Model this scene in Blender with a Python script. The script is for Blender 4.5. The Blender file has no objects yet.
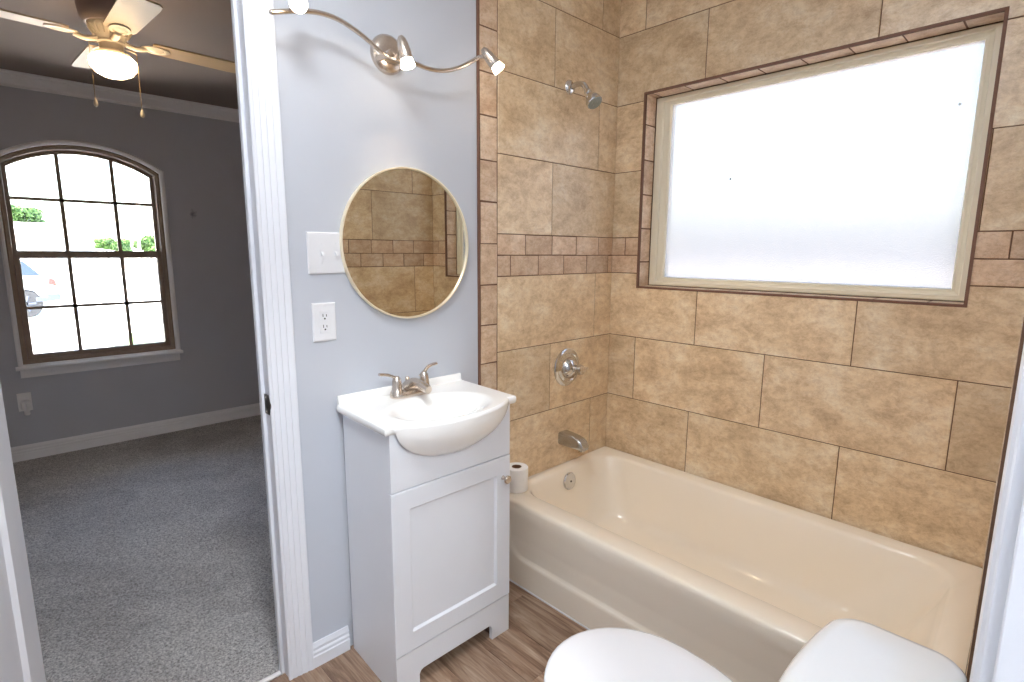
import bpy, bmesh, math, random
from mathutils import Vector, Matrix
random.seed(7)
PI = math.pi
S = bpy.context.scene
COL = S.collection

# ------------------------------------------------------------------ camera
cd = bpy.data.cameras.new('camera')
cam = bpy.data.objects.new('camera', cd); COL.objects.link(cam)
cd.sensor_fit = 'HORIZONTAL'; cd.sensor_width = 36.0; cd.lens = 541.03 * 36.0 / 1024.0
cd.clip_start = 0.02; cd.clip_end = 300
cam.location = (-2.245, -1.62, 1.3751)
cam.rotation_euler = (math.radians(80.6404), math.radians(-0.2978), math.radians(-43.8923))
S.camera = cam

# ------------------------------------------------------------------ sky, sun, exposure
W = bpy.data.worlds.new('sky'); S.world = W; W.use_nodes = True
wn = W.node_tree
sky = wn.nodes.new('ShaderNodeTexSky')
sky.sky_type = 'NISHITA'; sky.sun_disc = False
sky.sun_elevation = math.radians(52); sky.sun_rotation = math.radians(-105)
sky.air_density = 1.0; sky.dust_density = 4.0
bgn = wn.nodes['Background']
wn.links.new(sky.outputs['Color'], bgn.inputs['Color'])
bgn.inputs['Strength'].default_value = 0.9
sl = bpy.data.lights.new('sun', 'SUN'); sl.energy = 5.0; sl.angle = math.radians(1.0); sl.color = (1, 0.96, 0.9)
so = bpy.data.objects.new('sun', sl); COL.objects.link(so)
so.rotation_euler = Vector((0.60, 0.22, -0.77)).to_track_quat('-Z', 'Y').to_euler()
V = S.view_settings
V.view_transform = 'Standard'; V.look = 'None'; V.gamma = 1.0; V.use_curve_mapping = False
V.exposure = 2.0
S.cycles.max_bounces = 12; S.cycles.diffuse_bounces = 8; S.cycles.glossy_bounces = 6
S.cycles.transmission_bounces = 8; S.cycles.transparent_max_bounces = 16
S.cycles.sample_clamp_indirect = 6.0
S.cycles.use_denoising = True

# ------------------------------------------------------------------ materials
def srgb(r, g, b):
    f = lambda c: (c / 255 / 12.92) if c / 255 <= 0.04045 else ((c / 255 + 0.055) / 1.055) ** 2.4
    return (f(r), f(g), f(b), 1)

def mat(name, col, rough=0.5, metal=0.0, coat=0.0, spec=0.5, emis=None, estr=0.0, noise=0.0, nscale=20, bump=0.0, bscale=200, trans=0.0, ior=1.45):
    m = bpy.data.materials.new(name); m.use_nodes = True
    t = m.node_tree; b = t.nodes['Principled BSDF']
    b.inputs['Base Color'].default_value = col
    b.inputs['Roughness'].default_value = rough
    b.inputs['Metallic'].default_value = metal
    b.inputs['Coat Weight'].default_value = coat
    b.inputs['Coat Roughness'].default_value = 0.06
    b.inputs['Specular IOR Level'].default_value = spec
    b.inputs['Transmission Weight'].default_value = trans
    b.inputs['IOR'].default_value = ior
    if emis:
        b.inputs['Emission Color'].default_value = emis
        b.inputs['Emission Strength'].default_value = estr
    tc = t.nodes.new('ShaderNodeTexCoord')
    if noise > 0:
        n = t.nodes.new('ShaderNodeTexNoise'); n.inputs['Scale'].default_value = nscale; n.inputs['Detail'].default_value = 6
        t.links.new(tc.outputs['Object'], n.inputs['Vector'])
        r = t.nodes.new('ShaderNodeValToRGB')
        r.color_ramp.elements[0].position = 0.3; r.color_ramp.elements[1].position = 0.7
        r.color_ramp.elements[0].color = [c * (1 - noise) for c in col[:3]] + [1]
        r.color_ramp.elements[1].color = [min(1, c * (1 + noise)) for c in col[:3]] + [1]
        t.links.new(n.outputs['Fac'], r.inputs['Fac']); t.links.new(r.outputs['Color'], b.inputs['Base Color'])
    if bump > 0:
        n = t.nodes.new('ShaderNodeTexNoise'); n.inputs['Scale'].default_value = bscale; n.inputs['Detail'].default_value = 3
        t.links.new(tc.outputs['Object'], n.inputs['Vector'])
        bp = t.nodes.new('ShaderNodeBump'); bp.inputs['Strength'].default_value = bump; bp.inputs['Distance'].default_value = 0.004
        t.links.new(n.outputs['Fac'], bp.inputs['Height']); t.links.new(bp.outputs['Normal'], b.inputs['Normal'])
    return m

def tile_mat(name, c1, c2, c3, rough=0.42, bump=0.12, vein=7.0, dark=0.35):
    """mottled stone-look ceramic, every tile (mesh island) with its own shift"""
    m = bpy.data.materials.new(name); m.use_nodes = True
    t = m.node_tree; L = t.links; b = t.nodes['Principled BSDF']
    tc = t.nodes.new('ShaderNodeTexCoord'); geo = t.nodes.new('ShaderNodeNewGeometry')
    add = t.nodes.new('ShaderNodeVectorMath'); add.operation = 'MULTIPLY_ADD'
    comb = t.nodes.new('ShaderNodeCombineXYZ')
    for k in range(3): L.new(geo.outputs['Random Per Island'], comb.inputs[k])
    add.inputs[1].default_value = (37, 53, 71)
    L.new(comb.outputs[0], add.inputs[0]); L.new(tc.outputs['Object'], add.inputs[2])
    n1 = t.nodes.new('ShaderNodeTexNoise'); n1.inputs['Scale'].default_value = vein; n1.inputs['Detail'].default_value = 12; n1.inputs['Roughness'].default_value = 0.74; n1.inputs['Distortion'].default_value = 0.25
    n2 = t.nodes.new('ShaderNodeTexNoise'); n2.inputs['Scale'].default_value = 30; n2.inputs['Detail'].default_value = 12; n2.inputs['Roughness'].default_value = 0.86; n2.inputs['Distortion'].default_value = 0.35
    mp = t.nodes.new('ShaderNodeMapping'); mp.inputs['Scale'].default_value = (0.9, 0.9, 1.35); L.new(add.outputs[0], mp.inputs['Vector'])
    for n in (n1, n2): L.new(mp.outputs[0], n.inputs['Vector'])
    r1 = t.nodes.new('ShaderNodeValToRGB'); e = r1.color_ramp.elements
    e[0].position = 0.32; e[0].color = c1; e[1].position = 0.68; e[1].color = c3
    k = e.new(0.5); k.color = c2
    L.new(n1.outputs['Fac'], r1.inputs['Fac'])
    r2 = t.nodes.new('ShaderNodeValToRGB'); e = r2.color_ramp.elements
    e[0].position = 0.38; e[0].color = (1 - dark * 0.9, 1 - dark * 1.15, 1 - dark * 1.35, 1); e[1].position = 0.55; e[1].color = (1, 1, 1, 1)
    L.new(n2.outputs['Fac'], r2.inputs['Fac'])
    mx = t.nodes.new('ShaderNodeMix'); mx.data_type = 'RGBA'; mx.blend_type = 'MULTIPLY'; mx.inputs[0].default_value = 0.8
    L.new(r1.outputs['Color'], mx.inputs[6]); L.new(r2.outputs['Color'], mx.inputs[7])
    hsv = t.nodes.new('ShaderNodeHueSaturation')
    mr = t.nodes.new('ShaderNodeMapRange'); mr.inputs[3].default_value = 0.88; mr.inputs[4].default_value = 1.1
    L.new(geo.outputs['Random Per Island'], mr.inputs[0]); L.new(mr.outputs[0], hsv.inputs['Value'])
    L.new(mx.outputs[2], hsv.inputs['Color']); L.new(hsv.outputs['Color'], b.inputs['Base Color'])
    b.inputs['Roughness'].default_value = rough; b.inputs['Specular IOR Level'].default_value = 0.8
    bp = t.nodes.new('ShaderNodeBump'); bp.inputs['Strength'].default_value = bump; bp.inputs['Distance'].default_value = 0.002
    L.new(n2.outputs['Fac'], bp.inputs['Height']); L.new(bp.outputs['Normal'], b.inputs['Normal'])
    return m

def plank_mat():
    m = bpy.data.materials.new('wood_look_vinyl'); m.use_nodes = True
    t = m.node_tree; L = t.links; b = t.nodes['Principled BSDF']
    tc = t.nodes.new('ShaderNodeTexCoord'); geo = t.nodes.new('ShaderNodeNewGeometry')
    comb = t.nodes.new('ShaderNodeCombineXYZ')
    for k in range(3): L.new(geo.outputs['Random Per Island'], comb.inputs[k])
    add = t.nodes.new('ShaderNodeVectorMath'); add.operation = 'MULTIPLY_ADD'; add.inputs[1].default_value = (41, 67, 13)
    L.new(comb.outputs[0], add.inputs[0]); L.new(tc.outputs['Object'], add.inputs[2])
    mp = t.nodes.new('ShaderNodeMapping'); mp.inputs['Scale'].default_value = (16, 1.6, 1)
    L.new(add.outputs[0], mp.inputs['Vector'])
    n1 = t.nodes.new('ShaderNodeTexNoise'); n1.inputs['Scale'].default_value = 1.3; n1.inputs['Detail'].default_value = 8; n1.inputs['Roughness'].default_value = 0.65; n1.inputs['Distortion'].default_value = 1.5
    L.new(mp.outputs[0], n1.inputs['Vector'])
    mp2 = t.nodes.new('ShaderNodeMapping'); mp2.inputs['Scale'].default_value = (90, 4, 1)
    L.new(add.outputs[0], mp2.inputs['Vector'])
    n2 = t.nodes.new('ShaderNodeTexNoise'); n2.inputs['Scale'].default_value = 1.5; n2.inputs['Detail'].default_value = 6
    L.new(mp2.outputs[0], n2.inputs['Vector'])
    r1 = t.nodes.new('ShaderNodeValToRGB'); e = r1.color_ramp.elements
    e[0].position = 0.3; e[0].color = srgb(112, 84, 66); e[1].position = 0.72; e[1].color = srgb(206, 184, 162)
    k = e.new(0.48); k.color = srgb(164, 134, 111)
    L.new(n1.outputs['Fac'], r1.inputs['Fac'])
    r2 = t.nodes.new('ShaderNodeValToRGB'); e = r2.color_ramp.elements
    e[0].position = 0.35; e[0].color = (0.68, 0.64, 0.6, 1); e[1].position = 0.6; e[1].color = (1, 1, 1, 1)
    L.new(n2.outputs['Fac'], r2.inputs['Fac'])
    mx = t.nodes.new('ShaderNodeMix'); mx.data_type = 'RGBA'; mx.blend_type = 'MULTIPLY'; mx.inputs[0].default_value = 0.8
    L.new(r1.outputs['Color'], mx.inputs[6]); L.new(r2.outputs['Color'], mx.inputs[7])
    hsv = t.nodes.new('ShaderNodeHueSaturation')
    mr = t.nodes.new('ShaderNodeMapRange'); mr.inputs[3].default_value = 0.78; mr.inputs[4].default_value = 1.22
    L.new(geo.outputs['Random Per Island'], mr.inputs[0]); L.new(mr.outputs[0], hsv.inputs['Value'])
    L.new(mx.outputs[2], hsv.inputs['Color']); L.new(hsv.outputs['Color'], b.inputs['Base Color'])
    b.inputs['Roughness'].default_value = 0.45
    bp = t.nodes.new('ShaderNodeBump'); bp.inputs['Strength'].default_value = 0.15; bp.inputs['Distance'].default_value = 0.001
    L.new(n2.outputs['Fac'], bp.inputs['Height']); L.new(bp.outputs['Normal'], b.inputs['Normal'])
    return m

def carpet_mat():
    m = bpy.data.materials.new('grey_carpet'); m.use_nodes = True
    t = m.node_tree; L = t.links; b = t.nodes['Principled BSDF']
    tc = t.nodes.new('ShaderNodeTexCoord')
    n1 = t.nodes.new('ShaderNodeTexNoise'); n1.inputs['Scale'].default_value = 150; n1.inputs['Detail'].default_value = 4; n1.inputs['Roughness'].default_value = 0.8
    n2 = t.nodes.new('ShaderNodeTexNoise'); n2.inputs['Scale'].default_value = 2.6; n2.inputs['Detail'].default_value = 5; n2.inputs['Distortion'].default_value = 1.0
    for n in (n1, n2): L.new(tc.outputs['Object'], n.inputs['Vector'])
    r1 = t.nodes.new('ShaderNodeValToRGB'); e = r1.color_ramp.elements
    e[0].position = 0.34; e[0].color = srgb(118, 112, 109); e[1].position = 0.66; e[1].color = srgb(246, 240, 234)
    L.new(n1.outputs['Fac'], r1.inputs['Fac'])
    r2 = t.nodes.new('ShaderNodeValToRGB'); e = r2.color_ramp.elements
    e[0].position = 0.35; e[0].color = (0.8, 0.79, 0.79, 1); e[1].position = 0.6; e[1].color = (1, 1, 1, 1)
    L.new(n2.outputs['Fac'], r2.inputs['Fac'])
    mx = t.nodes.new('ShaderNodeMix'); mx.data_type = 'RGBA'; mx.blend_type = 'MULTIPLY'; mx.inputs[0].default_value = 1
    L.new(r1.outputs['Color'], mx.inputs[6]); L.new(r2.outputs['Color'], mx.inputs[7]); L.new(mx.outputs[2], b.inputs['Base Color'])
    b.inputs['Roughness'].default_value = 1.0; b.inputs['Specular IOR Level'].default_value = 0.1
    bp = t.nodes.new('ShaderNodeBump'); bp.inputs['Strength'].default_value = 0.9; bp.inputs['Distance'].default_value = 0.01
    L.new(n1.outputs['Fac'], bp.inputs['Height']); L.new(bp.outputs['Normal'], b.inputs['Normal'])
    return m

def frosted_mat():
    m = bpy.data.materials.new('frosted_glass'); m.use_nodes = True
    t = m.node_tree; L = t.links
    t.nodes.remove(t.nodes['Principled BSDF']); out = t.nodes['Material Output']
    tr = t.nodes.new('ShaderNodeBsdfTranslucent'); tr.inputs['Color'].default_value = (0.145, 0.134, 0.127, 1)
    gl = t.nodes.new('ShaderNodeBsdfGlossy'); gl.inputs['Roughness'].default_value = 0.35
    rf = t.nodes.new('ShaderNodeBsdfRefraction'); rf.inputs['Color'].default_value = (0.145, 0.134, 0.127, 1); rf.inputs['Roughness'].default_value = 0.55; rf.inputs['IOR'].default_value = 1.12
    tc = t.nodes.new('ShaderNodeTexCoord')
    n = t.nodes.new('ShaderNodeTexNoise'); n.inputs['Scale'].default_value = 260; n.inputs['Detail'].default_value = 2
    L.new(tc.outputs['Object'], n.inputs['Vector'])
    bp = t.nodes.new('ShaderNodeBump'); bp.inputs['Strength'].default_value = 0.6; bp.inputs['Distance'].default_value = 0.003
    L.new(n.outputs['Fac'], bp.inputs['Height'])
    for s in (gl, rf): L.new(bp.outputs['Normal'], s.inputs['Normal'])
    m1 = t.nodes.new('ShaderNodeMixShader'); m1.inputs[0].default_value = 0.4
    L.new(tr.outputs[0], m1.inputs[1]); L.new(rf.outputs[0], m1.inputs[2])
    m2 = t.nodes.new('ShaderNodeMixShader'); m2.inputs[0].default_value = 0.05
    L.new(m1.outputs[0], m2.inputs[1]); L.new(gl.outputs[0], m2.inputs[2])
    L.new(m2.outputs[0], out.inputs['Surface'])
    return m

def clear_glass_mat():
    m = bpy.data.materials.new('clear_glass'); m.use_nodes = True
    t = m.node_tree; L = t.links
    t.nodes.remove(t.nodes['Principled BSDF']); out = t.nodes['Material Output']
    tr = t.nodes.new('ShaderNodeBsdfTransparent'); tr.inputs['Color'].default_value = (0.96, 0.98, 0.97, 1)
    gl = t.nodes.new('ShaderNodeBsdfGlossy'); gl.inputs['Roughness'].default_value = 0.02
    fr = t.nodes.new('ShaderNodeFresnel'); fr.inputs['IOR'].default_value = 1.3
    mx = t.nodes.new('ShaderNodeMixShader')
    L.new(fr.outputs[0], mx.inputs[0]); L.new(tr.outputs[0], mx.inputs[1]); L.new(gl.outputs[0], mx.inputs[2])
    L.new(mx.outputs[0], out.inputs['Surface'])
    return m

def bedroom_wall_mat():
    """matt grey paint with one dark scuff on the far wall"""
    m = mat('bedroom_paint', srgb(188, 186, 190), 0.85, noise=0.02, nscale=3)
    t = m.node_tree; L = t.links; b = t.nodes['Principled BSDF']
    tc = [n for n in t.nodes if n.type == 'TEX_COORD'][0]
    mp = t.nodes.new('ShaderNodeMapping'); mp.vector_type = 'POINT'
    mp.inputs['Location'].default_value = (1.084 / 0.045, 0, -1.643 / 0.075); mp.inputs['Scale'].default_value = (1 / 0.045, 0, 1 / 0.075)
    L.new(tc.outputs['Object'], mp.inputs['Vector'])
    ln = t.nodes.new('ShaderNodeVectorMath'); ln.operation = 'LENGTH'; L.new(mp.outputs[0], ln.inputs[0])
    n = t.nodes.new('ShaderNodeTexNoise'); n.inputs['Scale'].default_value = 40; L.new(tc.outputs['Object'], n.inputs['Vector'])
    ad = t.nodes.new('ShaderNodeMath'); ad.operation = 'ADD'; L.new(ln.outputs['Value'], ad.inputs[0]); L.new(n.outputs['Fac'], ad.inputs[1])
    r = t.nodes.new('ShaderNodeValToRGB'); r.color_ramp.elements[0].position = 0.6; r.color_ramp.elements[0].color = (0.45, 0.45, 0.46, 1)
    r.color_ramp.elements[1].position = 1.0; r.color_ramp.elements[1].color = (1, 1, 1, 1)
    L.new(ad.outputs[0], r.inputs['Fac'])
    src = b.inputs['Base Color'].links[0].from_socket
    mx = t.nodes.new('ShaderNodeMix'); mx.data_type = 'RGBA'; mx.blend_type = 'MULTIPLY'; mx.inputs[0].default_value = 1
    L.new(src, mx.inputs[6]); L.new(r.outputs['Color'], mx.inputs[7]); L.new(mx.outputs[2], b.inputs['Base Color'])
    return m

M = {}
M['wall'] = mat('pale_blue_paint', srgb(191, 195, 203), 0.6, noise=0.012, nscale=4, bump=0.05, bscale=90)
M['white_trim'] = mat('white_trim_paint', srgb(222, 224, 230), 0.35, noise=0.01, nscale=8)
M['ceil'] = mat('white_ceiling_paint', srgb(236, 236, 236), 0.8, noise=0.01)
M['bed_wall'] = bedroom_wall_mat()
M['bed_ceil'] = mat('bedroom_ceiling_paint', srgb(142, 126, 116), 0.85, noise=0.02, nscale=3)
M['bed_trim'] = mat('bedroom_trim_paint', srgb(238, 234, 232), 0.5, noise=0.01)
M['carpet'] = carpet_mat()
M['plank'] = plank_mat()
M['dark_gap'] = mat('dark_plank_seam', srgb(70, 54, 45), 0.8, noise=0.05)
M['tile'] = tile_mat('travertine_tile', srgb(190, 162, 126), srgb(223, 199, 163), srgb(239, 226, 200), rough=0.31, dark=0.36)
M['mosaic'] = tile_mat('tumbled_stone', srgb(186, 152, 122), srgb(212, 184, 154), srgb(228, 210, 188), 0.45, 0.5, 9.0, 0.40)
M['grout'] = mat('brown_grout', srgb(112, 84, 66), 0.9, noise=0.1, nscale=60)
M['edge'] = mat('brown_edge_trim', srgb(118, 84, 68), 0.6, noise=0.1, nscale=50)
M['vinyl'] = mat('almond_vinyl', srgb(226, 218, 196), 0.4, noise=0.015, nscale=10)
M['frost'] = frosted_mat(); M['glass'] = clear_glass_mat()
M['cab'] = mat('white_cabinet', srgb(226, 229, 235), 0.32, noise=0.006, nscale=10)
M['china'] = mat('white_china', srgb(247, 247, 245), 0.12, coat=0.4, noise=0.004, nscale=6)
M['toilet'] = mat('toilet_china', srgb(243, 243, 242), 0.12, coat=0.5, noise=0.004, nscale=6)
M['seat'] = mat('white_seat_plastic', srgb(244, 244, 246), 0.25, noise=0.004, nscale=6)
M['almond'] = mat('almond_enamel', srgb(247, 238, 222), 0.14, coat=0.4, noise=0.012, nscale=3)
M['chrome'] = mat('chrome', (0.66, 0.655, 0.65, 1), 0.08, 1.0, noise=0.02, nscale=30)
M['satin_chrome'] = mat('satin_chrome', (0.50, 0.505, 0.515, 1), 0.24, 1.0, noise=0.04, nscale=60)
M['nickel'] = mat('brushed_nickel', srgb(206, 194, 182), 0.27, 1.0, noise=0.05, nscale=90)
M['brass'] = mat('pale_brass', srgb(248, 238, 212), 0.3, 0.5, noise=0.03, nscale=40)
M['mirror'] = mat('mirror_silver', (0.70, 0.68, 0.60, 1), 0.0, 1.0)
M['plate'] = mat('white_plastic', srgb(224, 225, 228), 0.35, noise=0.004)
M['slot'] = mat('dark_slot', srgb(40, 38, 36), 0.6, noise=0.05)
M['paper'] = mat('tissue_paper', srgb(246, 245, 242), 0.95, noise=0.015, nscale=60, bump=0.3, bscale=300)
M['card'] = mat('cardboard', srgb(128, 92, 66), 0.9, noise=0.08, nscale=60)
M['bulb'] = mat('lit_bulb', (1, 0.93, 0.84, 1), 0.3, emis=(1, 0.84, 0.64, 1), estr=7)
M['fan_white'] = mat('cream_fan_paint', srgb(232, 216, 190), 0.4, noise=0.02)
M['fan_blade'] = mat('cream_fan_blade', srgb(196, 166, 124), 0.45, noise=0.04, nscale=12)
M['fan_dark'] = mat('taupe_fan_housing', srgb(160, 140, 126), 0.45, noise=0.03)
M['shade'] = mat('lit_opal_glass', (1, 0.97, 0.9, 1), 0.3, emis=(1, 0.74, 0.45, 1), estr=5.5)
M['win_frame'] = mat('bronze_window_frame', srgb(150, 130, 112), 0.5, noise=0.04, nscale=30)
M['steel_dark'] = mat('dark_bronze_metal', srgb(70, 62, 56), 0.35, 1.0, noise=0.05, nscale=60)
M['chain'] = mat('chain_brass', srgb(190, 160, 120), 0.35, 1.0, noise=0.05)
M['concrete'] = mat('pale_concrete', srgb(214, 210, 203), 0.9, noise=0.06, nscale=2)
M['grass'] = mat('lawn_grass', srgb(84, 104, 52), 0.95, noise=0.3, nscale=14, bump=0.6, bscale=60)
M['siding'] = mat('pale_siding', srgb(228, 224, 218), 0.8, noise=0.02)
M['shingle'] = mat('grey_shingle', srgb(176, 170, 164), 0.9, noise=0.1, nscale=12)
M['leaf'] = mat('tree_leaves', srgb(66, 92, 40), 0.8, noise=0.4, nscale=3)
M['bark'] = mat('tree_bark', srgb(112, 96, 80), 0.9, noise=0.2, nscale=12)
M['car'] = mat('silver_car_paint', srgb(206, 210, 214), 0.25, 0.3, coat=0.6, noise=0.01)
M['car_glass'] = mat('tinted_car_glass', srgb(38, 46, 56), 0.06, noise=0.02)
M['black'] = mat('black_rubber', srgb(38, 38, 40), 0.7, noise=0.1, nscale=30)
M['spray'] = mat('grey_spray_face', srgb(128, 130, 118), 0.4, noise=0.25, nscale=400)
M['bumper'] = mat('grey_bumper', srgb(54, 60, 72), 0.5, noise=0.03)
M['red'] = mat('red_tail_lens', srgb(196, 40, 34), 0.2, coat=0.5, noise=0.05)
M['dome'] = mat('fill_dome_glow', (1, 1, 1, 1), 0.3, emis=(0.93, 0.97, 1, 1), estr=8.2)  # glow of the added bathroom fill lamp
M['hall_fill_dome'] = mat('hall_fill_dome_glow', (1, 1, 1, 1), 0.3, emis=(0.92, 0.97, 1, 1), estr=48.0)  # glow of the added fill lamp in the hall

# ------------------------------------------------------------------ mesh helpers
class MB:
    def __init__(s): s.v = []; s.f = []; s.m = []
    def add(s, vs, fs, mi=0):
        o = len(s.v); s.v += [tuple(p) for p in vs]; s.f += [tuple(o + i for i in f) for f in fs]; s.m += [mi] * len(fs); return s
    def box(s, a, b, mi=0):
        x0, y0, z0 = [min(p, q) for p, q in zip(a, b)]; x1, y1, z1 = [max(p, q) for p, q in zip(a, b)]
        vs = [(x0, y0, z0), (x1, y0, z0), (x1, y1, z0), (x0, y1, z0), (x0, y0, z1), (x1, y0, z1), (x1, y1, z1), (x0, y1, z1)]
        return s.add(vs, [(0, 3, 2, 1), (4, 5, 6, 7), (0, 1, 5, 4), (1, 2, 6, 5), (2, 3, 7, 6), (3, 0, 4, 7)], mi)
    def rings(s, rings, closed=True, cap0=True, cap1=True, mi=0, loop=False):
        n = len(rings[0]); vs = [p for r in rings for p in r]; fs = []
        k = len(rings)
        for i in range(k if loop else k - 1):
            j = (i + 1) % k
            for q in range(n if closed else n - 1):
                w = (q + 1) % n
                fs.append((i * n + q, i * n + w, j * n + w, j * n + q))
        if cap0 and closed and not loop: fs.append(tuple(range(n))[::-1])
        if cap1 and closed and not loop: fs.append(tuple((k - 1) * n + q for q in range(n)))
        return s.add(vs, fs, mi)
    def lathe(s, prof, c=(0, 0, 0), axis=(0, 0, 1), n=32, mi=0, cap0=True, cap1=True):
        q = Vector((0, 0, 1)).rotation_difference(Vector(axis).normalized()); c = Vector(c)
        return s.rings([[c + q @ Vector((r * math.cos(2 * PI * i / n), r * math.sin(2 * PI * i / n), h)) for i in range(n)] for r, h in prof], cap0=cap0, cap1=cap1, mi=mi)
    def tube(s, pts, rad, n=12, mi=0, sx=1.0, up=(0, 0, 1)):
        pts = [Vector(p) for p in pts]; rr = rad if isinstance(rad, (list, tuple)) else [rad] * len(pts); R = []
        for i, p in enumerate(pts):
            d = (pts[min(i + 1, len(pts) - 1)] - pts[max(i - 1, 0)]).normalized()
            a = d.cross(Vector(up))
            if a.length < 1e-4: a = d.cross(Vector((0, 1, 0)))
            a.normalize(); b = a.cross(d).normalized()
            R.append([p + a * (rr[i] * sx * math.cos(2 * PI * k / n)) + b * (rr[i] * math.sin(2 * PI * k / n)) for k in range(n)])
        return s.rings(R, mi=mi)
    def prism(s, poly, axis, lo, hi, mi=0):
        """poly of 2-D points; axis 'x': (y,z), 'y': (x,z), 'z': (x,y)"""
        f = {'x': lambda p, h: (h, p[0], p[1]), 'y': lambda p, h: (p[0], h, p[1]), 'z': lambda p, h: (p[0], p[1], h)}[axis]
        n = len(poly); vs = [f(p, lo) for p in poly] + [f(p, hi) for p in poly]
        fs = [tuple(range(n))[::-1], tuple(range(n, 2 * n))] + [(i, (i + 1) % n, n + (i + 1) % n, n + i) for i in range(n)]
        return s.add(vs, fs, mi)
    def sphere(s, c, r, n=16, m=10, mi=0, sc=(1, 1, 1)):
        R = []
        for i in range(1, m):
            t = PI * i / m
            R.append([(c[0] + sc[0] * r * math.sin(t) * math.cos(2 * PI * k / n), c[1] + sc[1] * r * math.sin(t) * math.sin(2 * PI * k / n), c[2] - sc[2] * r * math.cos(t)) for k in range(n)])
        return s.rings(R, mi=mi)

def smooth_pts(pts, n=6):
    P = [Vector(p) for p in pts]; out = []
    for i in range(len(P) - 1):
        a, b, c, d = P[max(i - 1, 0)], P[i], P[i + 1], P[min(i + 2, len(P) - 1)]
        for k in range(n):
            t = k / n
            out.append(0.5 * ((2 * b) + (c - a) * t + (2 * a - 5 * b + 4 * c - d) * t * t + (3 * b - a - 3 * c + d) * t ** 3))
    out.append(P[-1]); return out

def obj(name, mb, m, parent=None, smooth=True, angle=35, bevel=0, seg=2, label=None, at=None):
    """link MB as ONE mesh object; with at=(x,y,z) the origin goes there"""
    me = bpy.data.meshes.new(name)
    off = Vector(at) if at else Vector((0, 0, 0))
    me.from_pydata([tuple(Vector(p) - off) for p in mb.v], [], mb.f)
    ms = m if isinstance(m, (list, tuple)) else [m]
    for k in ms: me.materials.append(M[k] if isinstance(k, str) else k)
    for p, i in zip(me.polygons, mb.m): p.material_index = i
    bm = bmesh.new(); bm.from_mesh(me)
    bmesh.ops.recalc_face_normals(bm, faces=bm.faces)
    for f in bm.faces: f.smooth = smooth
    if smooth:
        for e in bm.edges:
            if len(e.link_faces) == 2 and e.calc_face_angle(0) > math.radians(angle): e.smooth = False
    bm.to_mesh(me); bm.free()
    o = bpy.data.objects.new(name, me); COL.objects.link(o)
    if bevel:
        md = o.modifiers.new('bevel', 'BEVEL'); md.width = bevel; md.segments = seg; md.limit_method = 'ANGLE'; md.angle_limit = math.radians(35)
    if parent:
        o.parent = parent; o.location = off - Vector(parent['_o'])
    else:
        o.location = off
    o['_o'] = tuple(off)
    if label: o['label'] = label
    return o

def thing(name, label, cat, at, group=None):
    o = bpy.data.objects.new(name, None); COL.objects.link(o)
    o.location = at; o['_o'] = tuple(at); o.empty_display_size = 0.05
    o['label'] = label; o['category'] = cat
    if group: o['group'] = group
    return o

def tag(o, label, cat, group=None, kind=None):
    o['label'] = label; o['category'] = cat
    if group: o['group'] = group
    if kind: o['kind'] = kind
    return o

def struct(name, mb, m, label, cat, parent=None, **k):
    o = obj(name, mb, m, parent, **k)
    if parent is None:
        o['kind'] = 'structure'; o['label'] = label; o['category'] = cat
    return o

def rr(x0, x1, y0, y1, r, z, n=6):
    """rounded rectangle ring, counter-clockwise from above"""
    out = []
    for cx, cy, a in ((x1 - r, y1 - r, 0), (x0 + r, y1 - r, 90), (x0 + r, y0 + r, 180), (x1 - r, y0 + r, 270)):
        for k in range(n + 1):
            t = math.radians(a + 90 * k / n); out.append((cx + r * math.cos(t), cy + r * math.sin(t), z))
    return out

# ------------------------------------------------------------------ room shell
ZC = 2.53          # bathroom ceiling
ZB = 2.437         # bedroom ceiling
WT = 0.056
DX0, DX1, DZ = -2.285, -1.682, 2.08     # doorway to the bedroom
CASO = -1.604
LX = -2.75         # bathroom left wall
CY = -1.612        # painted face of the wall behind the toilet
HX0, HX1 = -2.56, -1.72                # doorway the picture is taken from
WY0, WY1, WZ0, WZ1 = -1.382, -0.156, 1.211, 2.089   # bathroom window opening

# bathroom floor: planks running along the tub
fb = MB(); fb.box((LX - 0.1, -3.3, -0.06), (0.1, 0.035, -0.004), 1)
pw = 0.152; x = -2.8
while x < 0:
    y = -3.3 + random.uniform(-1.0, 0)
    while y < 0.035:
        a, b = max(y, -3.3), min(y + 1.22, 0.035)
        if b - a > 0.01:
            fb.box((x + 0.0006, a + 0.0006, -0.004), (min(x + pw, 0.05) - 0.0006, b - 0.0006, 0.0), 0)
        y += 1.22
    x += pw
struct('floor', fb, ['plank', 'dark_gap'], 'brown wood-look vinyl plank floor of the bathroom', 'floor', smooth=False)
cf = MB(); cf.box((-3.9, 0.05, -0.06), (0.3, 3.06, 0.004))
struct('floor_bedroom', cf, 'carpet', 'speckled grey carpet floor of the bedroom beyond the doorway', 'floor', smooth=False)
ts = MB(); ts.prism([(0.040, -0.002), (0.042, 0.003), (0.048, 0.005), (0.054, 0.004), (0.054, -0.002)], 'x', DX0, DX1)
struct('trim_1', ts, 'bed_trim', 'pale metal strip between carpet and vinyl in the doorway', 'threshold')

# wall with mirror and doorway
wb = MB()
wb.box((DX1 + 0.012, 0, -0.05), (0.16, WT, ZC + 0.1)); wb.box((LX - 0.15, 0, -0.05), (DX0 - 0.012, WT, ZC + 0.1)); wb.box((DX0 - 0.012, 0, DZ + 0.012), (DX1 + 0.012, WT, ZC + 0.1))
wall_back = struct('wall_back', wb, 'wall', 'pale blue bathroom wall with the round mirror and shower tiles', 'wall', smooth=False)
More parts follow.
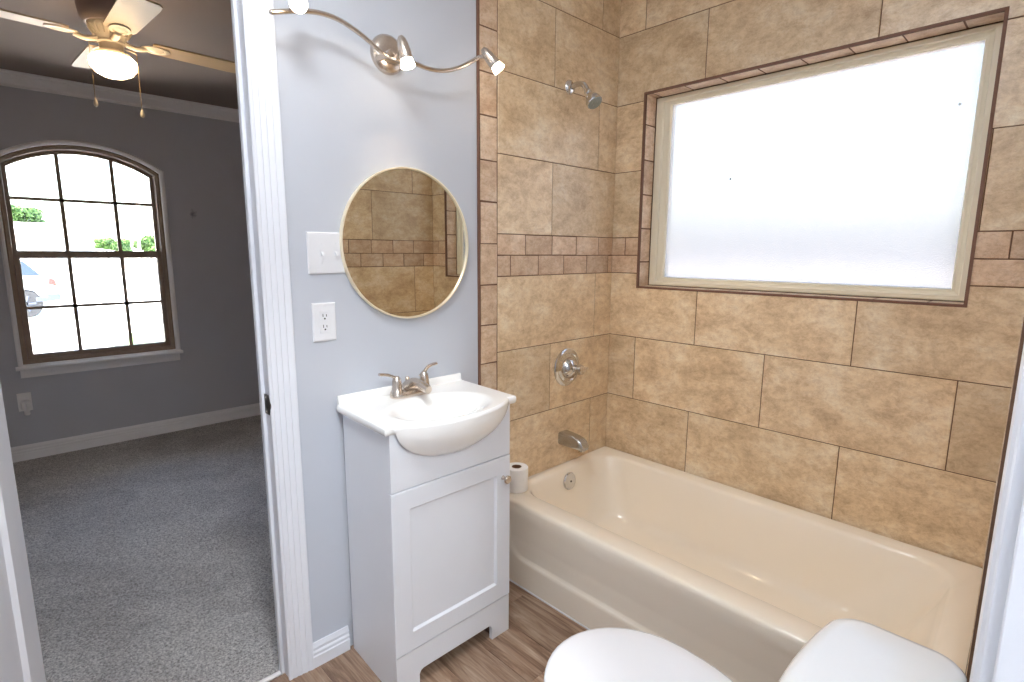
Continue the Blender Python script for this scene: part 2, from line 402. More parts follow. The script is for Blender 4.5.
# window wall
wr = MB()
wr.box((0.012, -3.4, -0.05), (0.17, WY0, ZC + 0.1)); wr.box((0.012, WY1, -0.05), (0.17, 0.0, ZC + 0.1))
wr.box((0.012, WY0, -0.05), (0.17, WY1, WZ0)); wr.box((0.012, WY0, WZ1), (0.17, WY1, ZC + 0.1))
wall_right = struct('wall_right', wr, 'siding', 'tan tiled bathroom wall with the frosted window above the tub', 'wall', smooth=False)
# wall behind the toilet, with the doorway the picture is taken from
wf = MB()
wf.box((HX1 + 0.012, CY - 0.12, -0.05), (0.012, CY, ZC + 0.1)); wf.box((LX - 0.15, CY - 0.12, -0.05), (HX0 - 0.012, CY, ZC + 0.1)); wf.box((HX0 - 0.012, CY - 0.12, DZ), (HX1 + 0.012, CY, ZC + 0.1))
wall_front = struct('wall_front', wf, 'wall', 'bathroom wall behind the toilet tank at the foot of the tub', 'wall', smooth=False)
wl = MB(); wl.box((LX - 0.15, -3.4, -0.05), (LX, 0.0, ZC + 0.1))
struct('wall_left', wl, 'wall', 'pale blue bathroom wall behind the open white door', 'wall', smooth=False)
wh = MB(); wh.box((LX - 0.15, -3.4, -0.05), (0.17, -3.28, ZC + 0.1))
struct('wall_hall', wh, 'wall', 'pale blue end wall of the hall outside the bathroom', 'wall', smooth=False)
ce = MB(); ce.box((LX - 0.15, -3.4, ZC), (0.17, WT, ZC + 0.1))
struct('ceiling', ce, 'ceil', 'white bathroom ceiling above the shower tiles', 'ceiling', smooth=False)

# bedroom shell
BX0, BX1, BY = -3.9, 0.3, 3.05
BW0, BW1, BWZ0, BWZ1, BARC = -2.148, -1.272, 0.628, 1.920, 2.058     # bedroom window opening, spring and crown of the arch
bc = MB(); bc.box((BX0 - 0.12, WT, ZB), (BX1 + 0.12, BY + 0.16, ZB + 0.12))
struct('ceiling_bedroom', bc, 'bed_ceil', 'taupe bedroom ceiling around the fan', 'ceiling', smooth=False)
wcx = (BW0 + BW1) / 2; hw = (BW1 - BW0) / 2; hh = BARC - BWZ1; AR = (hw * hw + hh * hh) / (2 * hh); ACZ = BARC - AR
def arch(inset=0.0, n=24):
    """arch points left to right at the given inset"""
    w = hw - inset; r = AR - inset
    t = math.asin(w / r)
    return [(wcx + r * math.sin(-t + 2 * t * k / n), ACZ + r * math.cos(-t + 2 * t * k / n)) for k in range(n + 1)]
wd = MB()
wd.box((BX0 - 0.12, BY, -0.05), (BW0, BY + 0.16, ZB)); wd.box((BW1, BY, -0.05), (BX1 + 0.12, BY + 0.16, ZB)); wd.box((BW0, BY, -0.05), (BW1, BY + 0.16, BWZ0))
A = arch(); top = [(BW0, ZB)] + A + [(BW1, ZB)]
for i in range(len(A) - 1):
    wd.prism([(A[i][0], A[i][1]), (A[i + 1][0], A[i + 1][1]), (A[i + 1][0], ZB), (A[i][0], ZB)], 'y', BY, BY + 0.16)
struct('wall_bedroom_back', wd, 'bed_wall', 'grey bedroom wall around the arched window', 'wall', smooth=False)
for nm, xx, lb in (('wall_bedroom_left', (BX0 - 0.12, BX0), 'grey bedroom wall beyond the open door'), ('wall_bedroom_right', (BX1, BX1 + 0.12), 'grey bedroom side wall to the right of the arched window')):
    q = MB(); q.box((xx[0], WT, -0.05), (xx[1], BY, ZB)); struct(nm, q, 'bed_wall', lb, 'wall', smooth=False)
q = MB(); q.box((BX0, WT, -0.05), (DX0 - 0.012, WT + 0.006, ZB)); q.box((DX1 + 0.012, WT, -0.05), (BX1, WT + 0.006, ZB)); q.box((DX0 - 0.012, WT, DZ + 0.012), (DX1 + 0.012, WT + 0.006, ZB))
struct('wall_bedroom_front', q, 'bed_wall', 'grey bedroom face of the wall with the doorway', 'wall', smooth=False)

# mouldings
crown_prof = [(0, 0), (0, -0.082), (0.012, -0.082), (0.013, -0.070), (0.006, -0.066), (0.014, -0.056), (0.035, -0.040), (0.05, -0.026), (0.052, -0.016), (0.066, -0.014), (0.07, -0.008), (0.07, 0)]
base_prof = [(0, 0), (0.016, 0), (0.016, 0.046), (0.0125, 0.050), (0.0125, 0.060), (0.015, 0.062), (0.0125, 0.066), (0.009, 0.069), (0.009, 0.080), (0.0115, 0.082), (0.009, 0.087), (0.006, 0.1), (0, 0.1)]
def run_y(prof, y, z, x0, x1, sgn=-1, sc=1.0):
    m_ = MB(); m_.prism([(y + sgn * a * sc, z + b * sc) for a, b in prof], 'x', x0, x1); return m_
def run_x(prof, xw, z, y0, y1, sgn=1, sc=1.0):
    m_ = MB(); m_.prism([(xw + sgn * a * sc, z + b * sc) for a, b in prof], 'y', y0, y1); return m_
struct('trim_2', run_y(crown_prof, BY, ZB, BX0, BX1), 'bed_trim', 'crown moulding over the arched bedroom window', 'crown moulding', smooth=False)
struct('trim_3', run_x(crown_prof, BX0, ZB, 0.13, BY), 'bed_trim', 'crown moulding on the bedroom wall behind the open door', 'crown moulding')
struct('trim_4', run_x(crown_prof, BX1, ZB, 0.13, BY, -1), 'bed_trim', 'crown moulding on the bedroom side wall right of the doorway', 'crown moulding')
struct('baseboard_bedroom_back', run_y(base_prof, BY, 0.004, BX0, BX1), 'bed_trim', 'white baseboard under the arched bedroom window', 'baseboard')
struct('baseboard_bedroom_left', run_x(base_prof, BX0, 0.004, 0.13, BY), 'bed_trim', 'white baseboard along the left bedroom wall', 'baseboard')
struct('baseboard_bedroom_right', run_x(base_prof, BX1, 0.004, 0.13, BY, -1), 'bed_trim', 'white baseboard along the right bedroom wall', 'baseboard')
struct('baseboard_back', run_y(base_prof, 0, 0, CASO, -1.474, -1, 0.86), 'white_trim', 'short white baseboard between door casing and vanity', 'baseboard')
struct('baseboard_left', run_x(base_prof, LX, 0, -1.6, -0.02, 1, 0.86), 'white_trim', 'white baseboard behind the open white door', 'baseboard')

# ------------------------------------------------------------------ doorway to the bedroom: jamb, stop, casing, strike plate
def casing_leg(x_in, x_out, y, z1):
    """fluted casing board, profile in plan"""
    w = x_out - x_in; d = [(0, 0), (0, 0.006), (0.04, 0.009), (0.10, 0.0095), (0.14, 0.0075), (0.30, 0.010), (0.34, 0.0078), (0.5, 0.0115), (0.54, 0.009), (0.72, 0.013), (0.76, 0.0105), (0.9, 0.0145), (0.98, 0.0145), (1.0, 0.013), (1.0, 0)]
    return [(x_in + a * w, y - b) for a, b in d]
dj = thing('trim_5', 'white fluted door casing and jamb beside the light switches', 'door frame', (DX1, 0, 0)); dj['kind'] = 'structure'
q = MB(); q.box((DX1, 0, 0), (DX1 + 0.012, WT + 0.006, DZ)); q.box((DX0 - 0.012, 0, 0), (DX0, WT + 0.006, DZ)); q.box((DX0 - 0.012, 0, DZ), (DX1 + 0.012, WT + 0.006, DZ + 0.012))
obj('jamb', q, 'white_trim', dj, bevel=0.0015)
q = MB(); q.box((DX1 - 0.011, 0.036, 0), (DX1, 0.056, DZ)); q.box((DX0, 0.036, 0), (DX0 + 0.011, 0.056, DZ)); q.box((DX0, 0.036, DZ - 0.011), (DX1, 0.056, DZ))
obj('door_stop', q, 'white_trim', dj, bevel=0.002)
q = MB(); q.prism(casing_leg(DX1 - 0.002, CASO, 0, 0), 'z', 0, DZ + 0.075)
obj('casing', q, 'white_trim', dj, angle=20)
q = MB(); q.prism(casing_leg(DX0 - 0.006, DX0 - 0.08, 0, 0), 'z', 0, DZ + 0.075)
obj('casing', q, 'white_trim', dj, angle=20)
q = MB(); q.prism([(b, z) for b, z in [(-0.0, DZ + 0.006), (-0.012, DZ + 0.008), (-0.0125, DZ + 0.02), (-0.0155, DZ + 0.045), (-0.02, DZ + 0.07), (-0.02, DZ + 0.08), (0, DZ + 0.08)]], 'x', DX0 - 0.08, CASO)
obj('head_casing', q, 'white_trim', dj, angle=20)
q = MB(); q.prism(casing_leg(DX1 + 0.02, CASO + 0.02, 0, 0), 'z', 0, DZ + 0.075); q.v = [(a, WT + 0.006 - b, c) for a, b, c in q.v]
obj('casing', q, 'bed_trim', dj, angle=20)
sp = thing('strike_plate', 'dark metal strike plate on the doorway jamb', 'strike plate', (DX1 - 0.002, 0.02, 0.92))
q = MB(); n_ = 10
poly = [(0.002, -0.03), (0.034, -0.03), (0.034, 0.03), (0.002, 0.03)] + [(0.002 - 0.010 * math.sin(PI * k / n_), 0.03 - 0.06 * k / n_) for k in range(1, n_)]
q.prism([(a, 0.92 + b) for a, b in poly], 'x', DX1 - 0.0035, DX1 + 0.001)
obj('plate', q, 'steel_dark', sp)
q = MB(); q.box((DX1 - 0.0042, 0.013, 0.907), (DX1 - 0.0034, 0.026, 0.933)); obj('latch_hole', q, 'slot', sp, label='black latch hole')
for dz in (-0.022, 0.022):
    q = MB(); q.lathe([(0.0035, 0), (0.003, 0.0012)], (DX1 - 0.0034, 0.02, 0.92 + dz), (-1, 0, 0), 12); obj('screw', q, 'nickel', sp)

# the open door leaf, hinged on the far jamb, swung into the bathroom
door = thing('door_1', 'open white panel door at the edge of the bedroom doorway', 'door', (DX0, 0, 0)); door['kind'] = 'structure'
DW, DT, DH = 0.615, 0.035, 2.06
def door_bm(mb, lo, hi):
    mb.box(lo, hi); return mb
dq = MB()
st = 0.115
# leaf local frame: u along the width from the hinge, w thickness (0..DT) towards the camera side
leafboxes = [((0, 0, 0.012), (st, DT, DH)), ((DW - st, 0, 0.012), (DW, DT, DH)), ((st, 0, 0.012), (DW - st, DT, 0.26)), ((st, 0, DH - 0.12), (DW - st, DT, DH)), ((st, 0, 0.93), (DW - st, DT, 1.09)), ((st, 0.006, 0.26), (DW - st, DT - 0.012, 0.93)), ((st, 0.006, 1.09), (DW - st, DT - 0.012, DH - 0.12))]
for a, b in leafboxes: dq.box(a, b)
def panel_bevel(mb, u0, u1, z0, z1):
    for (i, o_) in ((0.0, DT), ):
        pass
    f = lambda ins, w: [(u0 + ins, w, z0 + ins), (u1 - ins, w, z0 + ins), (u1 - ins, w, z1 - ins), (u0 + ins, w, z1 - ins)]
    mb.rings([f(0, DT), f(0.003, DT + 0.0015), f(0.008, DT - 0.002), f(0.014, DT - 0.007), f(0.022, DT - 0.007), f(0.055, DT - 0.003)], cap0=False, cap1=True)
panel_bevel(dq, st, DW - st, 0.26, 0.93); panel_bevel(dq, st, DW - st, 1.09, DH - 0.12)
ang = math.radians(-102)
cu, su = math.cos(ang), math.sin(ang)
dq.v = [(DX0 + a * cu - b * su, 0 - 0.003 + a * su + b * cu, c) for a, b, c in dq.v]
obj('door_leaf', dq, 'white_trim', door, angle=15)
for hz in (0.25, 1.05, 1.85):
    q = MB(); q.lathe([(0.006, -0.045), (0.006, 0.045)], (DX0 - 0.004, -0.008, hz), (0, 0, 1), 12); obj('hinge', q, 'nickel', door)
kb = MB(); kb.lathe([(0.03, 0), (0.03, 0.006), (0.012, 0.012), (0.011, 0.035), (0.026, 0.045), (0.028, 0.058), (0.02, 0.068), (0.002, 0.07)], (0, 0, 0), (0, 0, 1), 24)
kv = Vector((DX0 + (DW - 0.06) * cu - DT * su, -0.003 + (DW - 0.06) * su + DT * cu, 0.93)); kn = Vector((-su, cu, 0))
qq = Vector((0, 0, 1)).rotation_difference(kn); kb.v = [tuple(kv + qq @ Vector(p)) for p in kb.v]
obj('door_knob', kb, 'nickel', door)

# doorway where the picture is taken: right jamb, casing and hall side
fj = thing('trim_6', 'white door jamb and casing close by, in front of the toilet tank', 'door frame', (HX1, CY, 0)); fj['kind'] = 'structure'
q = MB(); q.box((HX1, CY - 0.12, 0), (HX1 + 0.012, CY, DZ)); q.box((HX0 - 0.012, CY - 0.12, 0), (HX0, CY, DZ)); q.box((HX0 - 0.012, CY - 0.12, DZ), (HX1 + 0.012, CY, DZ + 0.012))
obj('jamb', q, 'white_trim', fj, bevel=0.0015)
q = MB(); q.box((HX1 - 0.011, CY - 0.085, 0), (HX1, CY - 0.05, DZ)); q.box((HX0, CY - 0.085, 0), (HX0 + 0.011, CY - 0.05, DZ))
obj('door_stop', q, 'white_trim', fj, bevel=0.002)
q = MB(); pts = [(0, 0), (0, 0.0075), (0.0015, 0.009), (0.003, 0.0085), (0.0045, 0.0115), (0.007, 0.0125), (0.03, 0.0135), (0.05, 0.015), (0.062, 0.015), (0.062, 0)]
q.prism([(HX1 + 0.005 + a, CY + b) for a, b in pts], 'z', 0, DZ + 0.07); obj('casing', q, 'white_trim', fj, angle=20)
q = MB(); q.prism([(HX0 - 0.005 - a, CY + b) for a, b in pts], 'z', 0, DZ + 0.07); obj('casing', q, 'white_trim', fj, angle=20)
q = MB(); q.box((HX0 - 0.067, CY, DZ + 0.005), (HX1 + 0.067, CY + 0.015, DZ + 0.072)); obj('head_casing', q, 'white_trim', fj, bevel=0.002)

# ------------------------------------------------------------------ tiles
G = 0.0016      # half grout gap
def rect_minus(r, h):
    """rectilinear polygon of rect r=(a0,a1,z0,z1) less the opening h; CCW list of points, or None"""
    a0, a1, z0, z1 = r; b0, b1, c0, c1 = h
    if a1 <= b0 or a0 >= b1 or z1 <= c0 or z0 >= c1: return [(a0, z0), (a1, z0), (a1, z1), (a0, z1)]
    cl, cr, cb, ct = a0 < b0 - 1e-6, a1 > b1 + 1e-6, z0 < c0 - 1e-6, z1 > c1 + 1e-6
    if not (cl or cr or cb or ct): return None
    if cl and not cr:
        if not cb and not ct: return [(a0, z0), (b0, z0), (b0, z1), (a0, z1)]
        if cb and not ct: return [(a0, z0), (a1, z0), (a1, c0), (b0, c0), (b0, z1), (a0, z1)]
        if ct and not cb: return [(a0, z0), (b0, z0), (b0, c1), (a1, c1), (a1, z1), (a0, z1)]
    if cr and not cl:
        if not cb and not ct: return [(b1, z0), (a1, z0), (a1, z1), (b1, z1)]
        if cb and not ct: return [(a0, z0), (a1, z0), (a1, z1), (b1, z1), (b1, c0), (a0, c0)]
        if ct and not cb: return [(b1, z0), (a1, z0), (a1, z1), (a0, z1), (a0, c1), (b1, c1)]
    if cb: return [(a0, z0), (a1, z0), (a1, c0), (a0, c0)]
    return [(a0, c1), (a1, c1), (a1, z1), (a0, z1)]
def inset(poly, d):
    n = len(poly); out = []
    for i in range(n):
        p0, p, p1 = poly[i - 1], poly[i], poly[(i + 1) % n]
        nx = ny = 0
        for a, b in ((p0, p), (p, p1)):
            dx, dy = b[0] - a[0], b[1] - a[1]; l = math.hypot(dx, dy) or 1
            nx += -dy / l; ny += dx / l
        out.append((p[0] + nx * d, p[1] + ny * d))
    return out
def add_tile(mb, poly, to3, g=G, th=0.009, rough=0.0, mi=0):
    p = inset(poly, g + (random.uniform(0, rough) if rough else 0)); pi = inset(p, 0.0022 if rough else 0.0013)
    dz = random.uniform(-rough * 0.6, rough * 0.6)
    j = (lambda q: (q[0] + random.uniform(-rough, rough), q[1] + random.uniform(-rough, rough))) if rough else (lambda q: q)
    p = [j(q) for q in p]; pi = [j(q) for q in pi]
    n = len(p)
    vs = [to3(u, z, -th) for u, z in p] + [to3(u, z, -0.0014 + dz) for u, z in p] + [to3(u, z, dz) for u, z in pi]
    fs = [(i, (i + 1) % n, n + (i + 1) % n, n + i) for i in range(n)] + [(n + i, n + (i + 1) % n, 2 * n + (i + 1) % n, 2 * n + i) for i in range(n)] + [tuple(range(2 * n, 3 * n))]
    mb.add(vs, fs, mi)
Z = [0.358, 0.657, 0.967, 1.276, 1.446, 1.752, 2.0575, 2.362, ZC]; ZMID = 1.361
TL = 0.6165
def rows(mb, ms, amax, starts, to3, hole, mos_up, mos_lo):
    """big tiles in courses; starts = first joint of each course (distance from the corner); u runs from the corner"""
    zs = [(Z[0], Z[1]), (Z[1], Z[2]), (Z[2], Z[3]), (Z[4], Z[5]), (Z[5], Z[6]), (Z[6], Z[7]), (Z[7], Z[8])]
    for (z0, z1), s0 in zip(zs, starts):
        e = [0] + [s0 + TL * k for k in range(5) if s0 + TL * k < amax - 0.045] + [amax]
        for a, b in zip(e, e[1:]):
            p = rect_minus((a, b, z0, z1), hole)
            if p: add_tile(mb, p, to3)
    for (z0, z1), js in (((ZMID, Z[4]), mos_up), ((Z[3], ZMID), mos_lo)):
        e = [0] + js + [amax]
        for a, b in zip(e, e[1:]):
            p = rect_minus((a, b, z0, z1), hole)
            if p: add_tile(ms, p, to3, 0.0018, rough=0.0009)
def reg(first, step, end):
    o_ = []; a = first
    while a < end - 0.025: o_.append(a); a += step
    return o_
nohole = (9, 10, 9, 10)
BORD = 0.772; BEND = 0.862
def surround(parent, to3, starts, up, lo, hole, amax, border, grout_poly):
    tl, ms, gr = MB(), MB(), MB()
    rows(tl, ms, amax, starts, to3, hole, up, lo)
    if border:
        z = 0.0 + 0.15; zz = [0.362 - 0.16 * 0, ]
        e = [0.0, 0.145, 0.30, 0.458, 0.615, 0.772, 0.929, 1.085, 1.246, 1.405, 1.566, 1.720, 1.880, 2.035, 2.188, 2.345, 2.50, ZC]
        for a, b in zip(e, e[1:]): add_tile(ms, [(BORD, a), (BEND, a), (BEND, b), (BORD, b)], to3, 0.0022, rough=0.0013)
    for p in grout_poly:
        n = len(p); gr.add([to3(u, z, -0.0022) for u, z in p] + [to3(u, z, -0.012) for u, z in p], [tuple(range(n)), tuple(range(n, 2 * n))[::-1]] + [(i, (i + 1) % n, n + (i + 1) % n, n + i) for i in range(n)])
    obj('tile_field', tl, 'tile', parent, smooth=False); obj('mosaic_tile', ms, 'mosaic', parent, smooth=False); obj('grout', gr, 'grout', parent, smooth=False)
# shower wall (same plane as the mirror): u = -x
surround(wall_back, lambda u, z, d: (-u, -0.006 - d, z), [0.142, 0.448, 0.131, 0.451, 0.137, 0.448, 0.132], reg(0.1144, 0.166, BORD), reg(0.0352, 0.166, BORD), nohole, BORD, True, [[(0, 0), (BEND + 0.006, 0), (BEND + 0.006, ZC), (0, ZC)]])
# window wall: u = -y
hole = (0.156, 1.382, WZ0, WZ1)
gp = [[(0, 0.3), (1.54, 0.3), (1.54, WZ0), (0, WZ0)], [(0, WZ0), (0.156, WZ0), (0.156, WZ1), (0, WZ1)], [(1.382, WZ0), (1.54, WZ0), (1.54, WZ1), (1.382, WZ1)], [(0, WZ1), (1.54, WZ1), (1.54, ZC), (0, ZC)]]
surround(wall_right, lambda u, z, d: (0.0 - d, -u, z), [0.457, 0.157, 0.4647, 0.156, 0.45, 0.4426, 0.1427], [0.078, 0.1565, 1.382, 1.4683], [0.1565, 1.382], hole, 1.54, False, gp)
# foot wall (slightly out of square): u = -x
surround(wall_front, lambda u, z, d: (-u, -1.524 - 0.039 * u + d, z), [0.16, 0.455, 0.154, 0.4554, 0.1564, 0.45, 0.14], reg(0.1585, 0.154, BORD), reg(0.0797, 0.154, BORD), nohole, BORD, True, [[(0, 0), (BEND + 0.004, 0), (BEND + 0.004, ZC), (0, ZC)]])
q = MB(); q.prism([(0.012, -1.534), (-0.862, -1.5675), (-0.862, -1.613), (0.012, -1.613)], 'z', 0, ZC); obj('backer', q, 'edge', wall_front, smooth=False)
# brown strip along the painted edge
q = MB(); q.box((-BEND - 0.011, -0.008, 0.0), (-BEND - 0.004, 0.0, ZC)); obj('edge_strip', q, 'edge', wall_back, bevel=0.001)
# window reveal: small stone tiles on four sides, brown trim round the edge
RD = 0.088
rv = MB(); rvg = MB()
def rev(to3, length, first):
    e = [0] + reg(first, 0.156, length) + [length]
    for a, b in zip(e, e[1:]): add_tile(rv, [(0.006, a), (RD, a), (RD, b), (0.006, b)], to3, 0.0018, 0.006, rough=0.0006)
rev(lambda d, t, h: (d, WY1 - 0.006 - h, WZ0 + t), WZ1 - WZ0, 0.12)
rev(lambda d, t, h: (d, WY0 + 0.006 + h, WZ0 + t), WZ1 - WZ0, 0.12)
rev(lambda d, t, h: (d, WY0 + t, WZ1 - 0.006 - h), WY1 - WY0, 0.1)
rev(lambda d, t, h: (d, WY0 + t, WZ0 + 0.006 + h), WY1 - WY0, 0.1)
obj('reveal_tile', rv, 'mosaic', wall_right, smooth=False)
q = MB()
for a, b in (((0, WY1 - 0.005, WZ0), (0.17, WY1, WZ1)), ((0, WY0, WZ0), (0.17, WY0 + 0.005, WZ1)), ((0, WY0, WZ1 - 0.005), (0.17, WY1, WZ1)), ((0, WY0, WZ0), (0.17, WY1, WZ0 + 0.005))): q.box((a[0] + 0.004, a[1], a[2]), b)
obj('reveal_grout', q, 'grout', wall_right, smooth=False)
q = MB(); e_ = 0.005
f = lambda o_, x_: [(x_, WY0 - o_, WZ0 - o_), (x_, WY1 + o_, WZ0 - o_), (x_, WY1 + o_, WZ1 + o_), (x_, WY0 - o_, WZ1 + o_)]
q.rings([f(0.0045, 0.004), f(0.0045, -0.0025), f(-e_, -0.0025), f(-e_, 0.01), f(-0.004, 0.01), f(-0.004, 0.004)], loop=True)
obj('edge_trim', q, 'edge', wall_right, smooth=False)

# ------------------------------------------------------------------ bathroom window
win = thing('window_1', 'wide frosted bathroom window in the tiled wall above the tub', 'window', (0.1, (WY0 + WY1) / 2, WZ0)); win['kind'] = 'structure'
FL, FR, FB, FT = 1.08, 0.70, 0.60, 0.55
def frame(mb, prof, y0, y1, z0, z1, xoff):
    """prof: (inset, x) loop swept round the rectangle"""
    R = [[(xoff + x_, y0 + i * FR, z0 + i * FB), (xoff + x_, y1 - i * FL, z0 + i * FB), (xoff + x_, y1 - i * FL, z1 - i * FT), (xoff + x_, y0 + i * FR, z1 - i * FT)] for i, x_ in prof]
    mb.rings(R, loop=True)
q = MB(); frame(q, [(0, 0.07), (0, 0.0), (0.006, -0.004), (0.03, -0.004), (0.034, 0.002), (0.034, 0.008), (0.05, 0.012), (0.05, 0.07)], WY0 + 0.008, WY1 - 0.008, WZ0 + 0.008, WZ1 - 0.008, RD)
obj('window_frame', q, 'vinyl', win, smooth=False, bevel=0.001)
q = MB(); frame(q, [(0.05, 0.055), (0.05, 0.0115), (0.06, 0.0115), (0.066, 0.018), (0.066, 0.055)], WY0 + 0.008, WY1 - 0.008, WZ0 + 0.008, WZ1 - 0.008, RD)
obj('glazing_bead', q, 'vinyl', win, smooth=False)
q = MB(); q.box((RD + 0.022, WY0 + 0.045, WZ0 + 0.038), (RD + 0.027, WY1 - 0.074, WZ1 - 0.036))
q.m = [1] * 6; q.m[5] = 0   # frosting only on the room-side face
gm = bpy.data.materials.new('clear_outer_face'); gm.use_nodes = True; _t = gm.node_tree; _t.nodes.remove(_t.nodes['Principled BSDF'])
_tr = _t.nodes.new('ShaderNodeBsdfTransparent'); _tr.inputs['Color'].default_value = (0.97, 0.985, 0.98, 1); _t.links.new(_tr.outputs[0], _t.nodes['Material Output'].inputs['Surface'])
obj('frosted_pane', q, ['frost', gm], win, smooth=False)
for k, (y_, z_) in enumerate(((-0.530, 1.690), (-1.2846, 1.860))):
    q = MB(); q.sphere((RD + 0.0215, y_, z_), 0.004, 8, 6, sc=(0.4, 1, 1.3)); obj('fleck', q, 'slot' if k == 0 else 'plate', win)

# ------------------------------------------------------------------ bathtub
tub = thing('bathtub', 'almond enamel bathtub along the tiled window wall', 'bathtub', (-0.4, -0.76, 0))
q = MB()
TB = -1.522; NR = 8
def out(x_, z_, r=0.012): return rr(x_, -0.0075, TB, -0.0075, r, z_, NR)
R = [out(-0.780, 0.300), out(-0.7955, 0.301), out(-0.7975, 0.320), out(-0.798, 0.345), out(-0.7965, 0.354), out(-0.792, 0.3598), out(-0.786, 0.3624), out(-0.776, 0.3634)]
R += [rr(-0.702, -0.058, -1.47, -0.045, 0.12, 0.3605, NR), rr(-0.694, -0.066, -1.462, -0.052, 0.12, 0.3555, NR), rr(-0.688, -0.072, -1.452, -0.057, 0.12, 0.344, NR), rr(-0.680, -0.080, -1.435, -0.062, 0.14, 0.30, NR),
      rr(-0.664, -0.096, -1.38, -0.076, 0.165, 0.20, NR), rr(-0.65, -0.11, -1.325, -0.095, 0.19, 0.11, NR), rr(-0.635, -0.125, -1.29, -0.115, 0.19, 0.075, NR), rr(-0.60, -0.16, -1.24, -0.15, 0.18, 0.056, NR), rr(-0.54, -0.22, -1.16, -0.21, 0.12, 0.050, NR), rr(-0.42, -0.34, -0.9, -0.5, 0.03, 0.046, NR)]
def skew(mb):
    """the alcove is a little out of square: the foot end follows the tiled wall"""
    mb.v = [(a, b + 0.039 * a * (b / -1.522), c + (0.008 * (1 + b / 1.522) if c > 0.04 else 0)) for a, b, c in mb.v]
q.rings(R, cap0=False); skew(q)
obj('basin', q, 'almond', tub, angle=60)
q = MB(); ny, nz = 150, 40; vs = []
def apr(y_, z_):
    cy, cz, hy, hz, r = -0.772, 0.232, 0.677, 0.115, 0.085
    dx_, dz_ = abs(y_ - cy) - hy + r, (abs(z_ - cz) - hz + r)
    if z_ > cz: dz_ = abs(z_ - cz) - hz - 0.02
    d = math.hypot(max(dx_, 0), max(dz_, 0)) + min(max(dx_, dz_), 0) - r
    t = max(0, min(1, (0.007 - d) / 0.014)); t = t * t * (3 - 2 * t)
    return -0.7895 + 0.009 * t - 0.005 * max(0, (z_ - 0.15) / 0.15) - 0.008 * t * max(0, (z_ - 0.2) / 0.1)
for j in range(nz + 1):
    for i in range(ny + 1):
        y_ = -0.0085 + (TB + 0.0085) * i / ny; z_ = 0.001 + 0.306 * j / nz; vs.append((apr(y_, z_), y_, z_))
q.add(vs, [(j * (ny + 1) + i, j * (ny + 1) + i + 1, (j + 1) * (ny + 1) + i + 1, (j + 1) * (ny + 1) + i) for j in range(nz) for i in range(ny)])
ap = (skew(q), obj('apron', q, 'almond', tub, angle=60))[1]
sm = ap.modifiers.new('thickness', 'SOLIDIFY'); sm.thickness = 0.006; sm.offset = -1
ov = MB(); c = Vector((-0.365, -0.0675, 0.305)); ax = Vector((0, -1, 0.12)).normalized()
ov.lathe([(0.041, -0.006), (0.041, 0.002), (0.038, 0.006), (0.024, 0.009), (0.001, 0.0095)], c, ax, 32)
op = obj('overflow_plate', ov, 'chrome', tub)
q = MB(); q.lathe([(0.005, 0.0), (0.0035, 0.002)], c + ax * 0.0095, ax, 12); obj('screw', q, 'slot', op)
q = MB(); q.lathe([(0.034, 0), (0.034, 0.003), (0.026, 0.004), (0.022, 0.001), (0.001, 0.001)], (-0.385, -0.33, 0.048), (0, 0, 1), 28); obj('drain', q, 'chrome', tub)
ck = MB(); ck.tube([(-0.79, -0.01, 0.002), (-0.79, -1.52, 0.002)], 0.004, 8); obj('caulk_bead', ck, 'plate', tub)

# ------------------------------------------------------------------ shower fittings
vx, vz = -0.333, 0.842
val = thing('shower_valve', 'round chrome shower valve with lever on the tiled wall', 'shower valve', (vx, -0.007, vz))
q = MB(); q.lathe([(0.089, 0), (0.089, 0.004), (0.082, 0.010), (0.070, 0.012), (0.066, 0.009), (0.058, 0.012), (0.048, 0.016), (0.046, 0.016)], (vx, -0.006, vz), (0, -1, 0), 48); obj('escutcheon', q, 'chrome', val)
q = MB(); q.lathe([(0.05, 0.0), (0.047, 0.012), (0.036, 0.026), (0.022, 0.034), (0.018, 0.036), (0.018, 0.055), (0.001, 0.056)], (vx, -0.02, vz), (0, -1, 0), 40); obj('dome', q, 'chrome', val)
hd = MB(); hd.lathe([(0.014, 0), (0.023, 0.006), (0.025, 0.02), (0.021, 0.034), (0.012, 0.038), (0.001, 0.039)], (vx, -0.068, vz), (0, -1, 0), 32)
hd.tube([(vx + 0.012, -0.09, vz + 0.002), (vx + 0.030, -0.094, vz + 0.003), (vx + 0.044, -0.096, vz + 0.003)], [0.008, 0.0075, 0.006], 10)
obj('lever_handle', hd, 'chrome', val)
spx, spz = -0.352, 0.505
spo = thing('tub_spout', 'short boxy chrome tub spout above the overflow plate', 'tub spout', (spx, -0.007, spz))
q = MB(); R = []
for y_, w, zt, zb in ((0, 0.030, 0.029, -0.031), (0.006, 0.031, 0.031, -0.032), (0.04, 0.030, 0.030, -0.031), (0.085, 0.029, 0.026, -0.031), (0.112, 0.028, 0.020, -0.031), (0.130, 0.026, 0.010, -0.031), (0.140, 0.022, -0.004, -0.031), (0.143, 0.017, -0.016, -0.030)):
    R.append([(a, -0.006 - y_, b) for a, b, _ in rr(spx - w, spx + w, spz + zb, spz + zt, min(0.011, (zt - zb) * 0.4), 0, 5)])
q.rings(R); obj('spout_body', q, 'satin_chrome', spo, angle=50)
q = MB(); q.lathe([(0.014, 0), (0.015, 0.012), (0.011, 0.012)], (spx, -0.125, spz - 0.027), (0, 0, -1), 20); obj('outlet_ring', q, 'chrome', spo)
shx, shz = -0.352, 2.075
sh = thing('shower_sprayer', 'small chrome shower head on a bent arm high on the tiles', 'shower head', (shx, -0.007, shz))
